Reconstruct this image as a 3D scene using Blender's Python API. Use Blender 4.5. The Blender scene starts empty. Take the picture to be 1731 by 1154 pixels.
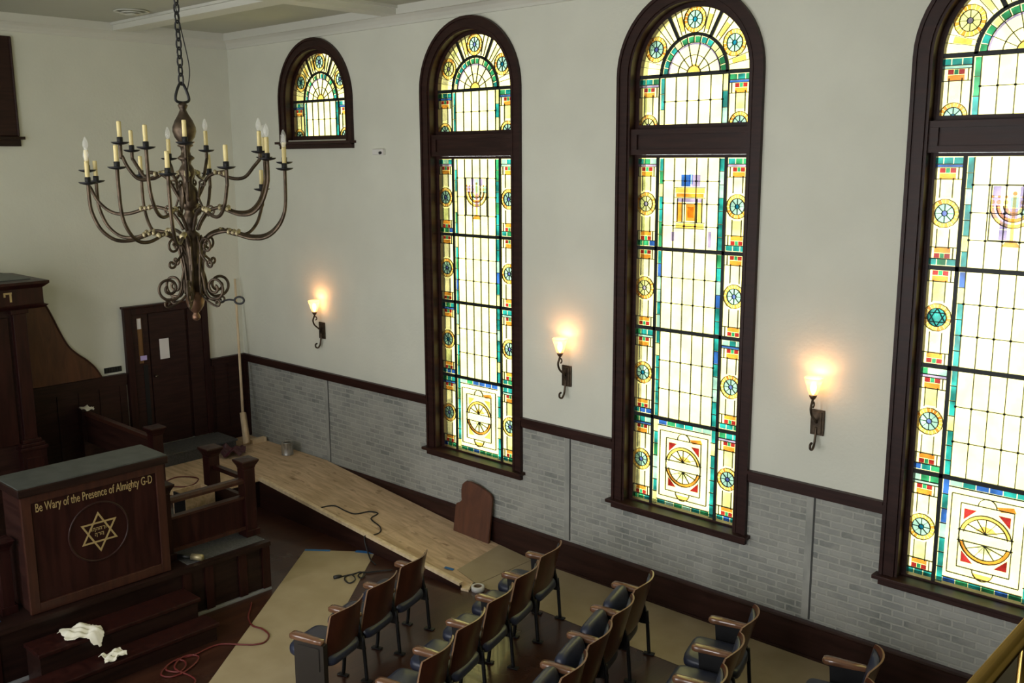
import bpy, bmesh, math, random
from mathutils import Vector, Matrix
random.seed(7)
PI = math.pi
C = bpy.context.scene.collection
sc = bpy.context.scene

# ---------------------------------------------------------------- camera, sky, exposure
cam_d = bpy.data.cameras.new('camera'); cam = bpy.data.objects.new('camera', cam_d); C.objects.link(cam)
cam_d.sensor_width = 36.0
cam_d.lens = 1663.62 / 1731.0 * 36.0
cam_d.clip_start = 0.05
_r = Vector((0.7351675, 0.6778652, -0.0052493)); _u = Vector((-0.1201456, 0.1379152, 0.9831299)); _f = Vector((-0.6671535, 0.7221345, -0.1828333))
cam.matrix_world = Matrix(((_r.x, _u.x, -_f.x, 12.76414), (_r.y, _u.y, -_f.y, -7.89987), (_r.z, _u.z, -_f.z, 4.46848), (0, 0, 0, 1)))
sc.camera = cam
vs = sc.view_settings
vs.view_transform = 'Standard'; vs.look = 'None'; vs.gamma = 1.0; vs.exposure = 0.28; vs.use_curve_mapping = False
SKY = 8.0
w = bpy.data.worlds.new('sky'); sc.world = w; w.use_nodes = True
bg = w.node_tree.nodes['Background']; bg.inputs[0].default_value = (1.0, 0.985, 0.96, 1); bg.inputs[1].default_value = SKY
sc.cycles.transparent_max_bounces = 12

# ---------------------------------------------------------------- room constants
RX, RY, RZ = 15.6, -8.4, 6.2          # room: x 0..RX from the back wall, y RY..0 with the window wall at 0
WC = [2.02, 4.845, 7.67, 10.495, 13.32]  # window centres along the wall
SPR, RO = 5.22, 0.78                  # spring line of the arches, outer radius of the casing
FLOOR_B = 0.54                        # raised platform
RAIL = 1.56

# ---------------------------------------------------------------- mesh helpers
class MB:
    def __init__(s): s.v = []; s.f = []; s.m = []; s.sm = []
    def add(s, vs_, fs, mat=0, smooth=False, M=None):
        b = len(s.v)
        for p in vs_:
            p = Vector(p); s.v.append(tuple(M @ p if M is not None else p))
        for f in fs: s.f.append([b + i for i in f]); s.m.append(mat); s.sm.append(smooth)
    def box(s, x0, x1, y0, y1, z0, z1, mat=0, M=None):
        v = [(x0,y0,z0),(x1,y0,z0),(x1,y1,z0),(x0,y1,z0),(x0,y0,z1),(x1,y0,z1),(x1,y1,z1),(x0,y1,z1)]
        s.add(v, [(0,3,2,1),(4,5,6,7),(0,1,5,4),(1,2,6,5),(2,3,7,6),(3,0,4,7)], mat, False, M)
    def loft(s, loops, mat=0, smooth=True, caps=True, closed=True, M=None):
        n = len(loops[0]); v = [p for l in loops for p in l]; f = []
        for i in range(len(loops) - 1):
            for j in range(n if closed else n - 1):
                k = (j + 1) % n
                f.append((i*n+j, i*n+k, (i+1)*n+k, (i+1)*n+j))
        if caps:
            f.append(tuple(reversed(range(n)))); f.append(tuple((len(loops)-1)*n + j for j in range(n)))
        s.add(v, f, mat, smooth, M)
    def tube(s, pts, r, n=8, mat=0, caps=True, M=None, closed=False):
        pts = [Vector(p) for p in pts]; N = len(pts)
        rs = r if isinstance(r, (list, tuple)) else [r] * N
        t0 = (pts[1] - pts[0]).normalized()
        a = Vector((0,0,1)) if abs(t0.z) < .9 else Vector((1,0,0))
        nx = t0.cross(a).normalized(); loops = []
        for i, p in enumerate(pts):
            if closed: t = pts[(i+1) % N] - pts[i-1]
            else: t = pts[min(i+1, N-1)] - pts[max(i-1, 0)]
            if t.length < 1e-9: t = t0
            t.normalize()
            nx = (nx - t * nx.dot(t)); nx = nx.normalized() if nx.length > 1e-6 else t.orthogonal().normalized()
            ny = t.cross(nx)
            loops.append([p + rs[i] * (math.cos(2*PI*k/n) * nx + math.sin(2*PI*k/n) * ny) for k in range(n)])
        if closed: loops.append(loops[0])
        s.loft(loops, mat, True, caps and not closed, True, M)
    def lathe(s, prof, n=16, mat=0, M=None, caps=True):
        s.loft([[(r*math.cos(2*PI*k/n), r*math.sin(2*PI*k/n), z) for k in range(n)] for r, z in prof], mat, True, caps, True, M)
    def prism(s, poly, d, mat=0, M=None):
        """poly: list of 3d points (planar), d: extrusion vector"""
        n = len(poly); d = Vector(d); v = [Vector(p) for p in poly] + [Vector(p) + d for p in poly]
        f = [tuple(reversed(range(n))), tuple(range(n, 2*n))] + [(i, (i+1) % n, n + (i+1) % n, n + i) for i in range(n)]
        s.add(v, f, mat, False, M)
    def build(s, name, mats, parent=None, bevel=0, recalc=True, loc=None):
        me = bpy.data.meshes.new(name); me.from_pydata(s.v, [], s.f)
        if not isinstance(mats, (list, tuple)): mats = [mats]
        for m in mats: me.materials.append(m)
        me.polygons.foreach_set('material_index', s.m); me.polygons.foreach_set('use_smooth', s.sm)
        if recalc:
            bm = bmesh.new(); bm.from_mesh(me); bmesh.ops.recalc_face_normals(bm, faces=bm.faces); bm.to_mesh(me); bm.free()
        me.update()
        o = bpy.data.objects.new(name, me); C.objects.link(o)
        if parent: o.parent = parent
        if loc: o.location = loc
        if bevel:
            b = o.modifiers.new('bevel', 'BEVEL'); b.width = bevel; b.segments = 2; b.limit_method = 'ANGLE'; b.angle_limit = .6
        return o

def smooth_path(P, sub=6, closed=False):
    P = [Vector(p) for p in P]; out = []; n = len(P)
    for i in range(n if closed else n - 1):
        if closed: a, b, c, d = P[i-1], P[i], P[(i+1) % n], P[(i+2) % n]
        else: a, b, c, d = P[max(i-1, 0)], P[i], P[i+1], P[min(i+2, n-1)]
        for k in range(sub):
            t = k / sub
            out.append(.5*((2*b) + (c-a)*t + (2*a-5*b+4*c-d)*t*t + (3*b-a-3*c+d)*t**3))
    if not closed: out.append(P[-1])
    return out

def thing(name, label, cat, loc=(0,0,0), rz=0, group=None):
    o = bpy.data.objects.new(name, None); C.objects.link(o); o.empty_display_size = .1
    o.location = loc; o.rotation_euler = (0, 0, rz); o['label'] = label; o['category'] = cat
    if group: o['group'] = group
    return o
def tag(o, label, cat, group=None):
    o['label'] = label; o['category'] = cat
    if group: o['group'] = group
    return o
def struct(o): o['kind'] = 'structure'; return o
def group_empty(name):
    o = bpy.data.objects.new(name, None); C.objects.link(o); o.empty_display_size = .1; o['kind'] = 'structure'; return o

# ---------------------------------------------------------------- materials
def mat(name, col=(.5,.5,.5), rough=.5, metal=0, spec=.5, coat=0):
    m = bpy.data.materials.new(name); m.use_nodes = True; b = m.node_tree.nodes['Principled BSDF']
    b.inputs['Base Color'].default_value = (*col, 1); b.inputs['Roughness'].default_value = rough
    b.inputs['Metallic'].default_value = metal; b.inputs['Specular IOR Level'].default_value = spec
    b.inputs['Coat Weight'].default_value = coat
    return m
def nodes(m): return m.node_tree.nodes, m.node_tree.links, m.node_tree.nodes['Principled BSDF']
def noisy(m, c1, c2, scale=(5,5,5), detail=6, lo=.35, hi=.65, bump=0, coord='Object', rough_var=None, dist=0, bscale=None):
    N, L, b = nodes(m)
    tc = N.new('ShaderNodeTexCoord'); mp = N.new('ShaderNodeMapping'); mp.inputs['Scale'].default_value = scale
    L.new(tc.outputs[coord], mp.inputs[0])
    n = N.new('ShaderNodeTexNoise'); n.inputs['Scale'].default_value = 1; n.inputs['Detail'].default_value = detail; n.inputs['Distortion'].default_value = dist
    L.new(mp.outputs[0], n.inputs['Vector'])
    r = N.new('ShaderNodeValToRGB'); r.color_ramp.elements[0].position = lo; r.color_ramp.elements[1].position = hi
    r.color_ramp.elements[0].color = (*c1, 1); r.color_ramp.elements[1].color = (*c2, 1)
    L.new(n.outputs[0], r.inputs[0]); L.new(r.outputs[0], b.inputs['Base Color'])
    if bump:
        bp = N.new('ShaderNodeBump'); bp.inputs['Strength'].default_value = bump; bp.inputs['Distance'].default_value = .01
        if bscale:
            n2 = N.new('ShaderNodeTexNoise'); n2.inputs['Scale'].default_value = bscale; n2.inputs['Detail'].default_value = 4
            L.new(tc.outputs[coord], n2.inputs['Vector']); L.new(n2.outputs[0], bp.inputs['Height'])
        else: L.new(n.outputs[0], bp.inputs['Height'])
        L.new(bp.outputs[0], b.inputs['Normal'])
    if rough_var:
        q = N.new('ShaderNodeMapRange'); q.inputs['To Min'].default_value = rough_var[0]; q.inputs['To Max'].default_value = rough_var[1]
        L.new(n.outputs[0], q.inputs[0]); L.new(q.outputs[0], b.inputs['Roughness'])
    return m
M = {}
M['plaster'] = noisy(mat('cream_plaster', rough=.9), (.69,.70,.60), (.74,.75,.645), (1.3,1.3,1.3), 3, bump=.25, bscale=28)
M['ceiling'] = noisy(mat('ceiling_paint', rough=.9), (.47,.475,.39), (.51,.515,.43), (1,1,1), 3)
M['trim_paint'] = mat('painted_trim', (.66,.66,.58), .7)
M['dark_wood'] = noisy(mat('dark_stained_wood', rough=.42, spec=.28), (.020,.0075,.006), (.036,.0135,.010), (3,3,28), 5, rough_var=(.35,.55))
M['dark_wood_x'] = noisy(mat('dark_wood_along_x', rough=.42, spec=.28), (.021,.008,.006), (.038,.0145,.0105), (2,24,24), 5, rough_var=(.35,.55))
M['dark_wood_y'] = noisy(mat('dark_wood_along_y', rough=.42, spec=.28), (.012,.005,.004), (.024,.010,.007), (24,2,24), 5, rough_var=(.35,.5))
M['mahogany'] = noisy(mat('mahogany', rough=.4, spec=.28), (.016,.004,.0035), (.032,.008,.006), (20,20,2.5), 5, rough_var=(.3,.5))
M['mahogany_trim'] = noisy(mat('mahogany_trim', rough=.35), (.036,.012,.008), (.062,.021,.012), (20,20,2.5), 5)
M['scroll_wood'] = noisy(mat('lighter_brown_veneer', rough=.45), (.075,.026,.012), (.13,.046,.020), (8,8,1.6), 6, dist=1.2)
M['chair_wood'] = noisy(mat('chair_plywood', rough=.32, coat=.2), (.045,.013,.007), (.082,.025,.012), (9,9,3), 5)
M['chair_edge'] = mat('worn_plywood_edge', (.24,.14,.075), .3)
M['arm_wood'] = noisy(mat('armrest_wood', rough=.22, coat=.5), (.13,.060,.030), (.22,.105,.055), (4,20,20), 5)
M['vinyl'] = noisy(mat('navy_vinyl', rough=.38), (.020,.025,.048), (.034,.041,.070), (6,6,6), 3)
M['iron_dark'] = mat('black_cast_iron', (.012,.012,.013), .5, .3)
M['bronze'] = noisy(mat('aged_bronze', rough=.42, metal=.75), (.050,.036,.024), (.12,.085,.055), (14,14,14), 4)
M['copper'] = mat('copper_bronze', (.16,.085,.05), .38, .7)
M['collar'] = mat('pale_gilt_collar', (.40,.34,.19), .45, .5)
M['candle'] = mat('ivory_candle_sleeve', (.72,.60,.28), .6)
M['brass'] = mat('polished_brass', (.42,.27,.08), .22, 1)
M['gold'] = mat('gold_paint', (.46,.34,.15), .5, .2)
M['paper'] = mat('white_paper', (.82,.80,.78), .8)
M['lilac'] = mat('lilac_sticker', (.55,.45,.80), .7)
M['cloth'] = noisy(mat('white_cotton_towel', rough=.95), (.74,.72,.58), (.82,.80,.68), (9,9,9), 4)
M['blue_cloth'] = mat('pale_blue_cloth', (.50,.58,.72), .9)
M['blue_bag'] = mat('dark_blue_fabric', (.04,.07,.16), .8)
M['tape'] = mat('blue_painters_tape', (.03,.16,.42), .6)
M['black_rubber'] = mat('black_rubber', (.012,.012,.012), .5)
M['red_rubber'] = mat('red_extension_cord', (.13,.016,.014), .5)
M['tin'] = noisy(mat('paint_can_tin', rough=.4, metal=.8), (.30,.30,.28), (.55,.54,.50), (30,30,8), 3)
M['grey_top'] = noisy(mat('grey_green_desk_cover', rough=.5), (.050,.056,.050), (.075,.082,.075), (8,8,8), 4)
M['grey_floor'] = noisy(mat('grey_carpet', rough=.9), (.055,.055,.055), (.085,.082,.08), (40,40,40), 3)
M['grey_strip'] = mat('grey_quarter_round', (.16,.16,.16), .6)
M['joint'] = mat('dark_joint', (.06,.062,.058), .9)
M['cement'] = noisy(mat('grey_cement_joint', rough=.9), (.27,.28,.255), (.40,.40,.36), (5,5,3), 5)
M['kraft'] = noisy(mat('kraft_paper', rough=.75), (.36,.285,.165), (.41,.33,.20), (3,3,3), 5, bump=.08)
M['cardboard'] = noisy(mat('cardboard', rough=.85), (.17,.11,.06), (.21,.14,.08), (6,6,6), 4)
M['lumber'] = noisy(mat('raw_pine', rough=.7), (.66,.51,.31), (.80,.65,.44), (20,20,2), 5)
M['maroon_bag'] = mat('maroon_plastic', (.07,.018,.025), .4)
M['white_plastic'] = mat('white_plastic', (.75,.74,.70), .4)
M['glass_dark'] = mat('dark_glass', (.02,.02,.02), .08)
M['orange_view'] = noisy(mat('orange_wood_panel', rough=.5), (.16,.075,.022), (.24,.12,.04), (6,6,2), 4)

def plywood():
    m = mat('plywood', rough=.72); N, L, b = nodes(m)
    noisy(m, (.50,.35,.205), (.70,.515,.325), (2.2,16,16), 6, dist=.8)
    base = [l for l in m.node_tree.links if l.to_socket == b.inputs['Base Color']][0].from_socket
    tc = N.new('ShaderNodeTexCoord'); mp = N.new('ShaderNodeMapping'); mp.inputs['Scale'].default_value = (4,9,4)
    n = N.new('ShaderNodeTexNoise'); n.inputs['Scale'].default_value = 1.1; n.inputs['Detail'].default_value = 3
    L.new(tc.outputs['Object'], mp.inputs[0]); L.new(mp.outputs[0], n.inputs['Vector'])
    r = N.new('ShaderNodeValToRGB'); r.color_ramp.elements[0].position = .24; r.color_ramp.elements[1].position = .36
    r.color_ramp.elements[0].color = (.45,.38,.32,1); r.color_ramp.elements[1].color = (1,1,1,1)
    L.new(n.outputs[0], r.inputs[0])
    mx = N.new('ShaderNodeMix'); mx.data_type = 'RGBA'; mx.blend_type = 'MULTIPLY'; mx.inputs[0].default_value = 1
    L.new(base, mx.inputs[6]); L.new(r.outputs[0], mx.inputs[7]); L.new(mx.outputs[2], b.inputs['Base Color'])
    return m
M['plywood'] = plywood()

def brick():
    m = mat('painted_grey_brick', rough=.85); N, L, b = nodes(m)
    tc = N.new('ShaderNodeTexCoord'); mp = N.new('ShaderNodeMapping'); mp.inputs['Rotation'].default_value = (-PI/2, 0, 0)
    L.new(tc.outputs['Object'], mp.inputs[0])
    nd = N.new('ShaderNodeTexNoise'); nd.inputs['Scale'].default_value = 22; nd.inputs['Detail'].default_value = 3
    L.new(mp.outputs[0], nd.inputs['Vector'])
    ad = N.new('ShaderNodeVectorMath'); ad.operation = 'MULTIPLY_ADD'; ad.inputs[1].default_value = (.016,.016,.016)
    L.new(nd.outputs['Color'], ad.inputs[0]); L.new(mp.outputs[0], ad.inputs[2])
    bt = N.new('ShaderNodeTexBrick'); bt.inputs['Scale'].default_value = 1
    bt.inputs['Brick Width'].default_value = .195; bt.inputs['Row Height'].default_value = .064; bt.inputs['Mortar Size'].default_value = .010; bt.inputs['Mortar Smooth'].default_value = .6
    bt.inputs['Color1'].default_value = (.15,.165,.155,1); bt.inputs['Color2'].default_value = (.31,.32,.295,1); bt.inputs['Mortar'].default_value = (.385,.385,.34,1)
    bt.inputs['Bias'].default_value = .1
    L.new(ad.outputs[0], bt.inputs['Vector'])
    n = N.new('ShaderNodeTexNoise'); n.inputs['Scale'].default_value = 2.2; n.inputs['Detail'].default_value = 8; n.inputs['Roughness'].default_value = .7
    L.new(mp.outputs[0], n.inputs['Vector'])
    r = N.new('ShaderNodeValToRGB'); r.color_ramp.elements[0].position = .36; r.color_ramp.elements[1].position = .66
    L.new(n.outputs[0], r.inputs[0])
    mx = N.new('ShaderNodeMix'); mx.data_type = 'RGBA'; mx.inputs[7].default_value = (.40,.40,.355,1)
    mu = N.new('ShaderNodeMath'); mu.operation = 'MULTIPLY'; mu.inputs[1].default_value = .85
    L.new(r.outputs[0], mu.inputs[0]); L.new(mu.outputs[0], mx.inputs[0]); L.new(bt.outputs[0], mx.inputs[6])
    L.new(mx.outputs[2], b.inputs['Base Color'])
    bp = N.new('ShaderNodeBump'); bp.inputs['Strength'].default_value = .5; bp.inputs['Distance'].default_value = .008; bp.invert = True
    L.new(bt.outputs['Fac'], bp.inputs['Height']); L.new(bp.outputs[0], b.inputs['Normal'])
    return m
M['brick'] = brick()

def floor_mat():
    m = mat('polished_red_brown_boards', rough=.25, coat=.15); N, L, b = nodes(m)
    tc = N.new('ShaderNodeTexCoord'); mp = N.new('ShaderNodeMapping'); mp.inputs['Rotation'].default_value = (0, 0, PI/2)
    L.new(tc.outputs['Object'], mp.inputs[0])
    bt = N.new('ShaderNodeTexBrick'); bt.inputs['Scale'].default_value = 1
    bt.inputs['Brick Width'].default_value = 1.6; bt.inputs['Row Height'].default_value = .085; bt.inputs['Mortar Size'].default_value = .002
    bt.inputs['Color1'].default_value = (.036,.013,.008,1); bt.inputs['Color2'].default_value = (.060,.022,.012,1); bt.inputs['Mortar'].default_value = (.02,.008,.005,1)
    L.new(mp.outputs[0], bt.inputs['Vector'])
    n = N.new('ShaderNodeTexNoise'); n.inputs['Scale'].default_value = 1.2; n.inputs['Detail'].default_value = 5
    L.new(tc.outputs['Object'], n.inputs['Vector'])
    q = N.new('ShaderNodeMapRange'); q.inputs['To Min'].default_value = .18; q.inputs['To Max'].default_value = .42
    L.new(n.outputs[0], q.inputs[0]); L.new(q.outputs[0], b.inputs['Roughness'])
    L.new(bt.outputs[0], b.inputs['Base Color'])
    return m
M['floor'] = floor_mat()

def glassmat(name, col, var=0):
    """stained glass: coloured light passes straight through, with a faint surface gloss"""
    m = bpy.data.materials.new(name); m.use_nodes = True; N = m.node_tree.nodes; L = m.node_tree.links; N.clear()
    o = N.new('ShaderNodeOutputMaterial'); t = N.new('ShaderNodeBsdfTransparent'); g = N.new('ShaderNodeBsdfGlossy'); x = N.new('ShaderNodeMixShader')
    t.inputs[0].default_value = (*col, 1); g.inputs[0].default_value = (1,1,1,1); g.inputs['Roughness'].default_value = .15; x.inputs[0].default_value = .03
    L.new(t.outputs[0], x.inputs[1]); L.new(g.outputs[0], x.inputs[2]); L.new(x.outputs[0], o.inputs[0])
    if var:
        tc = N.new('ShaderNodeTexCoord'); n = N.new('ShaderNodeTexNoise'); n.inputs['Scale'].default_value = 7; n.inputs['Detail'].default_value = 2
        L.new(tc.outputs['Object'], n.inputs['Vector'])
        r = N.new('ShaderNodeValToRGB'); r.color_ramp.elements[0].position = .35; r.color_ramp.elements[1].position = .65
        r.color_ramp.elements[0].color = (*[c*(1-var) for c in col], 1); r.color_ramp.elements[1].color = (*[min(1, c*(1+var)) for c in col], 1)
        L.new(n.outputs[0], r.inputs[0]); L.new(r.outputs[0], t.inputs[0])
    return m
BASE = (.30,.28,.105)
def over(r, g, b): return tuple(min(1, c / SKY / q) for c, q in zip((r, g, b), BASE))
GL = [glassmat('glass_cream', BASE, .12),
      glassmat('glass_teal', over(.03,.48,.38), .5), glassmat('glass_green', over(.05,.46,.16), .5),
      glassmat('glass_blue', over(.05,.20,.62), .4), glassmat('glass_light_blue', over(.62,1.1,1.0), .25),
      glassmat('glass_orange', over(1.3,.52,.05), .3), glassmat('glass_amber', over(1.7,1.05,.16), .25),
      glassmat('glass_red', over(.55,.035,.025), .3), glassmat('glass_violet', over(.62,.50,.78), .3),
      glassmat('glass_pale', over(1.9,1.75,.80), .1), glassmat('glass_pale_green', over(1.4,1.45,.45), .25)]
CREAM, TEAL, GREEN, BLUE, LBLUE, ORANGE, AMBER, RED, VIOLET, PALE, PGREEN = range(11)
M['lead'] = mat('lead_came', (.010,.014,.013), .5, .2)
M['clear_pane'] = glassmat('clear_pane', (.96,.97,1.0))

# ---------------------------------------------------------------- room shell
fb = MB(); fb.box(-.3, RX, RY-.3, .3, -.2, 0); floor = struct(fb.build('floor', M['floor']))
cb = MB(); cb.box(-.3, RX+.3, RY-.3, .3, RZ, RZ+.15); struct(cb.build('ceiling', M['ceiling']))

def arch_poly(cx, zt, r, n=24):
    return [(cx + r*math.cos(PI*k/n), SPR + r*math.sin(PI*k/n)) for k in range(n+1)]   # right to left
HO = .66    # half width of the wall openings
def pierced_wall(name, ya, yb, wins, mats):
    b = MB(); x = 0.0
    def seg(x0, x1, z0, z1):
        if z0 < RAIL < z1:
            b.box(x0, x1, ya, yb, z0, RAIL, 1); b.box(x0, x1, ya, yb, RAIL, z1, 0)
        else: b.box(x0, x1, ya, yb, z0, z1, 1 if z1 <= RAIL else 0)
    for cx, zb in wins:
        seg(x, cx-HO, 0, RZ); seg(cx-HO, cx+HO, 0, zb)
        n = 24; a = arch_poly(cx, 0, HO, n)
        for k in range(n):
            (xa, za), (xb, zb2) = a[k], a[k+1]
            b.prism([(xa,ya,za),(xa,ya,RZ),(xb,ya,RZ),(xb,ya,zb2)], (0, yb-ya, 0), 0)
        x = cx + HO
    seg(x, RX, 0, RZ)
    return struct(b.build(name, mats))
ZLO, ZUP = .97, 4.72
pierced_wall('wall_right', 0, .3, [(WC[0], ZUP)] + [(c, ZLO) for c in WC[1:]], [M['plaster'], M['brick']])
pierced_wall('wall_left', RY-.3, RY, [(WC[0], ZUP)] + [(c, ZLO) for c in WC[1:4]], [M['plaster'], M['brick']])
b = MB()   # back wall: opening for the window over the ark, solid elsewhere
BWY0, BWY1, BWZ0, BWZ1 = -5.15, -3.25, 4.82, 5.78
b.box(-.3, 0, RY-.3, BWY0, 0, RZ); b.box(-.3, 0, BWY1, .3, 0, RZ); b.box(-.3, 0, BWY0, BWY1, 0, BWZ0); b.box(-.3, 0, BWY0, BWY1, BWZ1, RZ)
struct(b.build('wall_back', M['plaster']))
b = MB(); b.box(RX, RX+.3, RY-.3, .3, 0, RZ); struct(b.build('wall_front', M['plaster']))

# cornice, frieze and ceiling beams
b = MB()
def run(p0, p1, prof, mb, mat=0):
    """extrude a profile [(out, z)] along a straight wall line; 'out' goes to the left of the direction"""
    p0, p1 = Vector(p0), Vector(p1); d = (p1-p0).normalized(); o = Vector((-d.y, d.x, 0))
    mb.loft([[p + o*a + Vector((0,0,z)) for a, z in prof] for p in (p0, p1)], mat, False)
CROWN = [(0,6.0),(.025,6.0),(.03,6.03),(.06,6.07),(.10,6.10),(.13,6.10),(.13,RZ),(0,RZ)]
run((RX,0,0), (0,0,0), [(a,z) for a,z in CROWN], b)
struct(b.build('trim_1', M['trim_paint']))
b = MB(); run((0,0,0), (0,RY,0), CROWN, b); struct(b.build('trim_2', M['trim_paint']))
b = MB(); run((0,RY,0), (RX,RY,0), CROWN, b); struct(b.build('trim_3', M['trim_paint']))
k = 4
for (x0,x1,y0,y1) in [(0.13,RX,-1.72,-1.47),(0.13,RX,-4.32,-4.08),(0.13,RX,-6.93,-6.68),
                      (3.55,3.80,RY+.13,-.13),(6.37,6.62,RY+.13,-.13),(9.2,9.45,RY+.13,-.13),(12.0,12.25,RY+.13,-.13)]:
    b = MB(); dz = .003 if x1-x0 > 5 else 0; b.box(x0,x1,y0,y1,6.10+dz,RZ-.0005); fx, fy = (0, .03) if dz else (.03, 0); b.box(x0-fx+.001*(fx==0),x1+fx-.001*(fx==0),y0-fy+.001*(fy==0),y1+fy-.001*(fy==0),6.165+dz,RZ-.001); struct(b.build('trim_%d' % k, M['trim_paint'])); k += 1

# chair rail, corner board, baseboard and joints on the window wall
def rail_piece(x0, x1):
    global k
    b = MB(); b.box(x0,x1,-.035,0,1.535,1.60); b.box(x0,x1,-.05,0,1.60,1.63); b.box(x0,x1,-.022,0,1.515,1.535)
    struct(b.build('trim_%d' % k, M['dark_wood_x'])); k += 1
edges = [0.0] + [e for c in WC[1:] for e in (c-RO, c+RO)] + [RX]
for i in range(0, len(edges), 2): rail_piece(edges[i], edges[i+1])
b = MB(); b.box(0.0, .10, -.03, 0, .38, 1.515); struct(b.build('trim_%d' % k, M['dark_wood'])); k += 1
for x in (2.05, 6.31, 9.10, 11.9):
    b = MB(); b.box(x-.008, x+.008, -.006, 0, .36, 1.515, 0); b.box(x-.075, x-.008, -.004, 0, .36, 1.515, 1)
    struct(b.build('trim_%d' % k, [M['joint'], M['cement']])); k += 1
b = MB(); b.box(2.06, RX, -.03, 0, 0, .30); b.loft([[(x,0,.30),(x,-.03,.30),(x,-.036,.315),(x,-.022,.33),(x,-.012,.345),(x,0,.345)] for x in (2.06, RX)], 0, False)
b.box(2.06, RX, -.045, -.03, 0, .025)
struct(b.build('baseboard_right', M['dark_wood_x']))
# panelled wainscot of the back wall
b = MB(); b.box(0,.03,RY,-1.86,.0,1.535); b.box(0,.03,-.58,-.03,0,1.535)
for y in [-.52,-.30,-.08]+[-1.95-.28*q for q in range(22)]: b.box(.03,.042,y-.012,y+.012,.56,1.52)
b.box(.03,.05,RY,-1.86,1.47,1.534)
b.box(0,.06,RY,-1.86,1.535,1.60); b.box(0,.075,RY,-1.86,1.60,1.63); b.box(0,.06,-.58,-.0,1.535,1.60); b.box(0,.075,-.58,0,1.60,1.63)
struct(b.build('trim_%d' % k, M['dark_wood'])); k += 1

# ---------------------------------------------------------------- windows
def arch_band(b, cx, r0, r1, y0, y1, z0, mat=0, n=28):
    """jambs plus semicircular head between radii r0 and r1, standing on z0"""
    def line(r): return [(cx+r, z0)] + [(cx+r*math.cos(PI*k/n), SPR+r*math.sin(PI*k/n)) for k in range(n+1)] + [(cx-r, z0)]
    a, c = line(r0), line(r1)
    b.loft([[(p[0],y0,p[1]),(q[0],y0,q[1]),(q[0],y1,q[1]),(p[0],y1,p[1])] for p, q in zip(a, c)], mat, False)
ROWS = [4.48, 3.60, 2.81, 1.915, 1.005]
GY = .10        # glass plane
R_G, R_I = .612, .355  # glass radius, inner arch radius
MX = .372       # mullion position

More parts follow.
